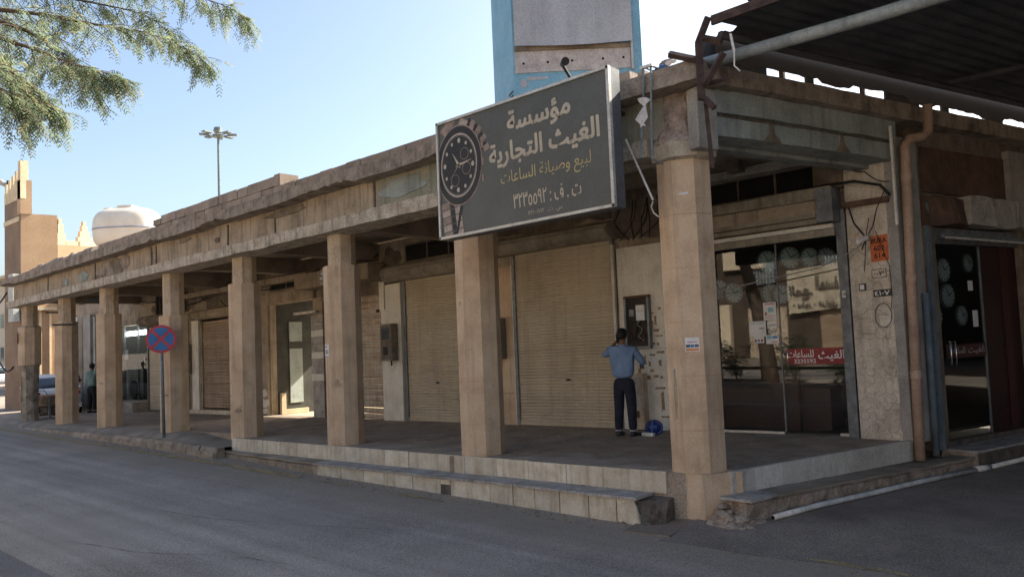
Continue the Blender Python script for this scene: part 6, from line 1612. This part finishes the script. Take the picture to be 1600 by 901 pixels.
house("cream house behind the parked silver hatchback", -58, -46, 8.5, 22, 6.4, "opp_wall", 2)

# ================================================================== TREE OVER THE NEAR SIDE
tr = thing("acacia_tree", "feathery green tree whose drooping branches hang into the upper left", "tree", (-5.6, -7.3, -.56))
def T(p): return Vector(p)
trunk_pts = [(-5.6, -7.3, -.6), (-5.65, -7.2, .8), (-5.8, -7.0, 2.2), (-6.0, -6.8, 3.4), (-6.1, -6.6, 4.6)]
MB().tube(trunk_pts, [.30, .23, .20, .17, .13], 10).build("trunk", "bark", tr, smooth=True)
fork = Vector(trunk_pts[-1]); rnd = random.Random(11)
limbs = [
  [fork, (-6.315,-6.135,5.887), (-6.158,-5.448,5.762), (-5.828,-4.880,5.714), (-5.532,-4.342,5.647), (-5.173,-3.880,5.552), (-5.024,-3.469,5.429), (-4.939,-3.246,5.269)],
  [fork, (-5.815,-6.161,5.074), (-5.651,-5.626,5.254), (-5.412,-5.135,5.138), (-5.155,-4.758,4.966), (-4.994,-4.473,4.885), (-4.936,-4.283,4.837)],
  [fork, (-5.448,-6.064,4.583), (-5.106,-5.638,4.763), (-4.929,-5.334,4.614), (-4.881,-5.142,4.433), (-4.751,-5.010,4.232)],
  [fork, (-5.078,-5.975,4.243), (-4.844,-5.646,4.421), (-4.768,-5.438,4.345), (-4.657,-5.323,4.152)],
  [fork, (-6.901,-5.668,6.964), (-6.549,-4.661,6.697), (-6.139,-3.878,6.510), (-5.836,-3.070,6.510), (-5.635,-2.616,6.435), (-5.511,-2.358,6.267)],
  [fork, (-6.723,-5.447,6.169), (-6.468,-4.688,6.239), (-6.347,-4.044,6.266), (-6.151,-3.461,6.198), (-5.996,-3.167,5.917)],
  [fork, (-6.205,-5.745,5.598), (-5.728,-5.174,5.461), (-5.631,-4.806,5.300), (-5.528,-4.564,5.098), (-5.377,-4.406,4.798)],
  [fork, (-7.5, -5.5, 5.6), (-8.8, -4.6, 6.2), (-10.0, -3.8, 6.1)],
  [fork, (-6.5, -8.6, 5.8), (-7.5, -10.3, 6.6), (-8.2, -11.8, 6.4)],
  [fork, (-5.0, -8.2, 5.9), (-4.2, -9.6, 6.6), (-3.4, -10.8, 6.3)],
  [fork, (-5.6, -6.8, 6.2), (-5.4, -6.6, 7.4), (-5.0, -6.0, 8.2)],
  [fork, (-7.4, -7.6, 5.8), (-9.2, -8.2, 6.5), (-10.6, -8.6, 6.3)],
]
leafy = MB(); twig = MB()
def catmull(P, n=8):
    P = [Vector(p) for p in P]; out = []
    for i in range(len(P)-1):
        p0 = P[max(i-1, 0)]; p1 = P[i]; p2 = P[i+1]; p3 = P[min(i+2, len(P)-1)]
        for k in range(n):
            t = k/n; out.append(.5*((2*p1)+(p2-p0)*t+(2*p0-5*p1+4*p2-p3)*t*t+(3*p1-p0-3*p2+p3)*t**3))
    out.append(P[-1]); return out
LV = ([], [], []); LF = ([], [])
class Leafs:
    def __init__(s): s.b = MB()
    def leaf(s, p, d, L_, w):
        """bipinnate leaf: rachis with pairs of narrow drooping pinnae"""
        d = d.normalized(); side = d.cross(Vector((rnd.uniform(-.4, .4), rnd.uniform(-.4, .4), 1))).normalized(); n = 4
        V = []; F = []
        for i in range(n):
            t = (i+.6)/n; q = p + d*(L_*t) + Vector((0, 0, -L_*.35*t*t))
            ww = w*(1-.45*abs(t-.45)*1.6)
            for sg_ in (-1, 1):
                tip = q + side*(sg_*ww) + d*(ww*.5) + Vector((0, 0, -ww*.45))
                a = d*(L_*.105)
                o = len(V); V += [q-a*.25, q+a*.45, tip+a*.75, tip-a*.45]; F.append((o, o+1, o+2, o+3))
        s.b.add(V, F)
main = Leafs(); yel = Leafs()
for li, P in enumerate(limbs):
    C_ = catmull(P, 9); n = len(C_)
    near = li < 7
    MB().tube(C_, [max(.005, .055*(1-i/n)**1.5) for i in range(n)], 6).build("limb", "bark", tr, smooth=True)
    for i in range(9, n):
        t = i/n; c = C_[i]; d0 = (C_[min(i+1, n-1)]-C_[i-1]).normalized()
        m = 2
        for _ in range(m):
            dirn = (d0*rnd.uniform(.2, 1.0) + Vector((rnd.uniform(-1, 1), rnd.uniform(-1, 1), rnd.uniform(-.8, .7)))).normalized()
            L_ = rnd.uniform(.25, .75)*(1.0 - .62*t)*(1.0 if near else 1.5)
            Q_ = [c]; 
            for k in range(1, 7): Q_.append(Q_[-1] + (dirn + Vector((0, 0, -.10*k)))*(L_/6))
            twig.tube(Q_, [.007, .006, .005, .004, .004, .003, .002], 3)
            for k in range(1, 7):
                for _2 in range(1 if rnd.random() < .75 else 2):
                    ld = Vector((rnd.uniform(-1, 1), rnd.uniform(-1, 1), rnd.uniform(-1.3, .1)))+dirn*.5
                    (yel if rnd.random() < .20 else main).leaf(Q_[k]+Vector((rnd.uniform(-.03, .03), rnd.uniform(-.03, .03), 0)), ld, rnd.uniform(.09, .15)*(1 if near else 1.7), rnd.uniform(.030, .046)*(1 if near else 1.8))
twig.build("twigs", "bark", tr, kind="stuff")
main.b.build("foliage", "leaf_green", tr, kind="stuff"); yel.b.build("foliage", "leaf_yellow", tr, kind="stuff")

# ================================================================== OPPOSITE SIDE (behind the camera; seen in the shop glass, and lights the arcade)
pn = thing("planter", "long low concrete planter wall on the median behind the viewer", "planter", (-12, -6.8, -.56))
x = -29.0
while x < -2.4:
    MB().box(x+.01, x+1.19, -6.25, -6.05, -.6, -.06).build("planter_block", "planter_concrete", pn)
    MB().box(x+.01, x+1.19, -7.75, -7.55, -.6, -.06).build("planter_block", "planter_concrete", pn); x += 1.2
MB().box(-28.9, -2.4, -7.54, -6.26, -.6, -.16).build("soil", "dust", pn)
for i, x in enumerate((-3.3, -4.7, -6.5, -7.6, -9.3, -11.4, -13.6, -16.2, -19.0, -22.5)):
    s_ = thing("shrub", "leafy dark green shrub growing in the median planter", "shrub", (x, -6.9, -.16), 0, "shrubs in the median planter")
    lf = Leafs(); h = rnd.uniform(1.0, 1.9)
    st = MB()
    for k in range(7):
        a = rnd.uniform(0, 2*PI); tip = Vector((x+.45*math.cos(a), -6.9+.4*math.sin(a), -.16+h*rnd.uniform(.7, 1)))
        Q_ = [Vector((x, -6.9, -.16)).lerp(tip, t) + Vector((0, 0, .1*math.sin(PI*t))) for t in (0, .3, .6, .8, 1)]; st.tube(Q_, [.015, .012, .009, .006, .003], 4)
        for j in range(60):
            q_ = Q_[0].lerp(tip, rnd.uniform(.3, 1.05)) + Vector((rnd.gauss(0, .12), rnd.gauss(0, .12), rnd.gauss(0, .08)))
            lf.leaf(q_, Vector((rnd.uniform(-1, 1), rnd.uniform(-1, 1), rnd.uniform(-.4, .6))), .14, .06)
    st.build("stem", "bark", s_); lf.b.build("foliage", "shrub_leaf", s_, kind="stuff")
grid("opposite_pavement", frange(-60, 30, 30), frange(-30, -20.5, 6), lambda x, y: -.42, "pavement_concrete")
def oppo(label, x0, x1, y0, y1, h, m, rows):
    t = thing("opposite_building", label, "building", ((x0+x1)/2, (y0+y1)/2, -.7))
    MB().box(x0, x1, y0, y1, -.8, h).build("wall", m, t)
    MB().box(x0, x1, y1, y1+.3, h-.5, h).build("cornice", "cream_trim", t)
    n = int((x1-x0)/3.4)
    for i in range(n):
        x = x0+(x1-x0)*(i+.5)/n
        MB().box(x-1.2, x+1.2, y1, y1+.06, -.4, 2.6).build("shutter", "shutter_pale" if i % 2 else "shutter_brown", t)
        for r in range(rows):
            z = 4.0+r*3.3; f = MB().box(x-.7, x+.7, y1, y1+.08, z, z+1.6).build("window", "car_glass", t)
            for g_ in range(7): MB().box(x-.7+.2*g_, x-.67+.2*g_, y1+.1, y1+.13, z, z+1.6).build("grille_bar", "paper", f)
    return t
oppo("long cream two storey block across the road", -62, -22, -40, -30, 8.5, "opp_wall", 1)
oppo("brown three storey block with lettered cloth sign across the road", -21.5, -8.5, -42, -29, 11.5, "opp_dark", 2)
oppo("cream three storey block across the road", -8.2, -2, -42, -29, 11.5, "opp_wall", 2)
bn = thing("cloth_sign", "cream cloth shop sign in brown script across the road, mirrored in the glass door", "sign", (-12, -28.9, 2))
V = []; F = []; nx = 12
for i in range(nx+1):
    for k in range(5):
        x = -13.5 + 3.1*i/nx; z = 2.15 + 2.5*k/4; V.append((x, -28.55 + .05*math.sin(i*1.3+k*.5), z + .02*i))
F = [(i*5+k, (i+1)*5+k, (i+1)*5+k+1, i*5+k+1) for i in range(nx) for k in range(4)]
MB().add(V, F).build("cloth", "banner_cloth", bn, smooth=True)
for t, x0, w, z0, h in (("المسف", -11.85, 1.6, 3.45, .8), ("المعـ", -13.35, 1.3, 2.95, .8), ("- بخور - فراوي", -13.2, 2.5, 2.35, .5)):
    lettering("lettering", t, "dark_masonry", bn, (x0+w, -28.45, z0), (-1,0,0), (0,0,1), w, h, .05, True, shear=False)
MB().box(-17.5, -14.9, -28.9, -28.6, 5.0, 6.9).build("pale_wall_panel", "opp_wall", bn)
MB().box(-18.6, -17.2, -28.9, -28.5, -.4, 2.9).build("pale_shop_front", "opp_wall", bn)
oppo("red brown block across the road", -1.5, 22, -41, -30, 8.5, "opp_mid", 1)
# unseen block added so the side door glass reflects dark walls
ab = thing("alley_filler", "unseen plain block added across the covered side street for dark reflections", "building", (20, 6, -.6))
MB().prism([(15.5, -3), (24, -3), (32, 27), (22.7, 27)], -.8, 5.8).build("wall", "opp_dark", ab)
for k in range(5):
    s0 = 2+4*k; MB().prism([(15.5+(s0)*.2407-.02, -3+s0), (15.5+(s0+2.6)*.2407-.02, -3+s0+2.6), (15.5+(s0+2.6)*.2407-.08, -3+s0+2.6), (15.5+s0*.2407-.08, -3+s0)][::-1], -.5, 2.5).build("shutter", "shutter_brown", ab)

eb = thing("alley_end_filler", "unseen plain brown block added to close the covered side street in reflections", "building", (14, 30, -.6))  # unseen, added to hide the bright horizon from the side glass
MB().box(6.5, 26, 27, 34, -.8, 7).build("wall", "opp_dark", eb)
MB().box(9, 13, 26.94, 27.0, -.5, 3).build("shutter", "shutter_brown", eb)

# light litter and grit on the walkway floor
pts = []
for i in range(150):
    x = random.uniform(-12, -.6); y = random.uniform(.1, 3.5); pts.append((x, y, G(x, y)+.004, random.uniform(.006, .016)))
for i in range(60):
    x = random.uniform(-6, -1); y = random.uniform(-.38, -.1); pts.append((x, y, G(x, y)-.228, random.uniform(.006, .014)))
o = rubble("floor_grit", pts, "foam_grey", 1); o["kind"] = "stuff"; tag(o, "scattered pale grit and crumbs on the walkway floor", "grit")
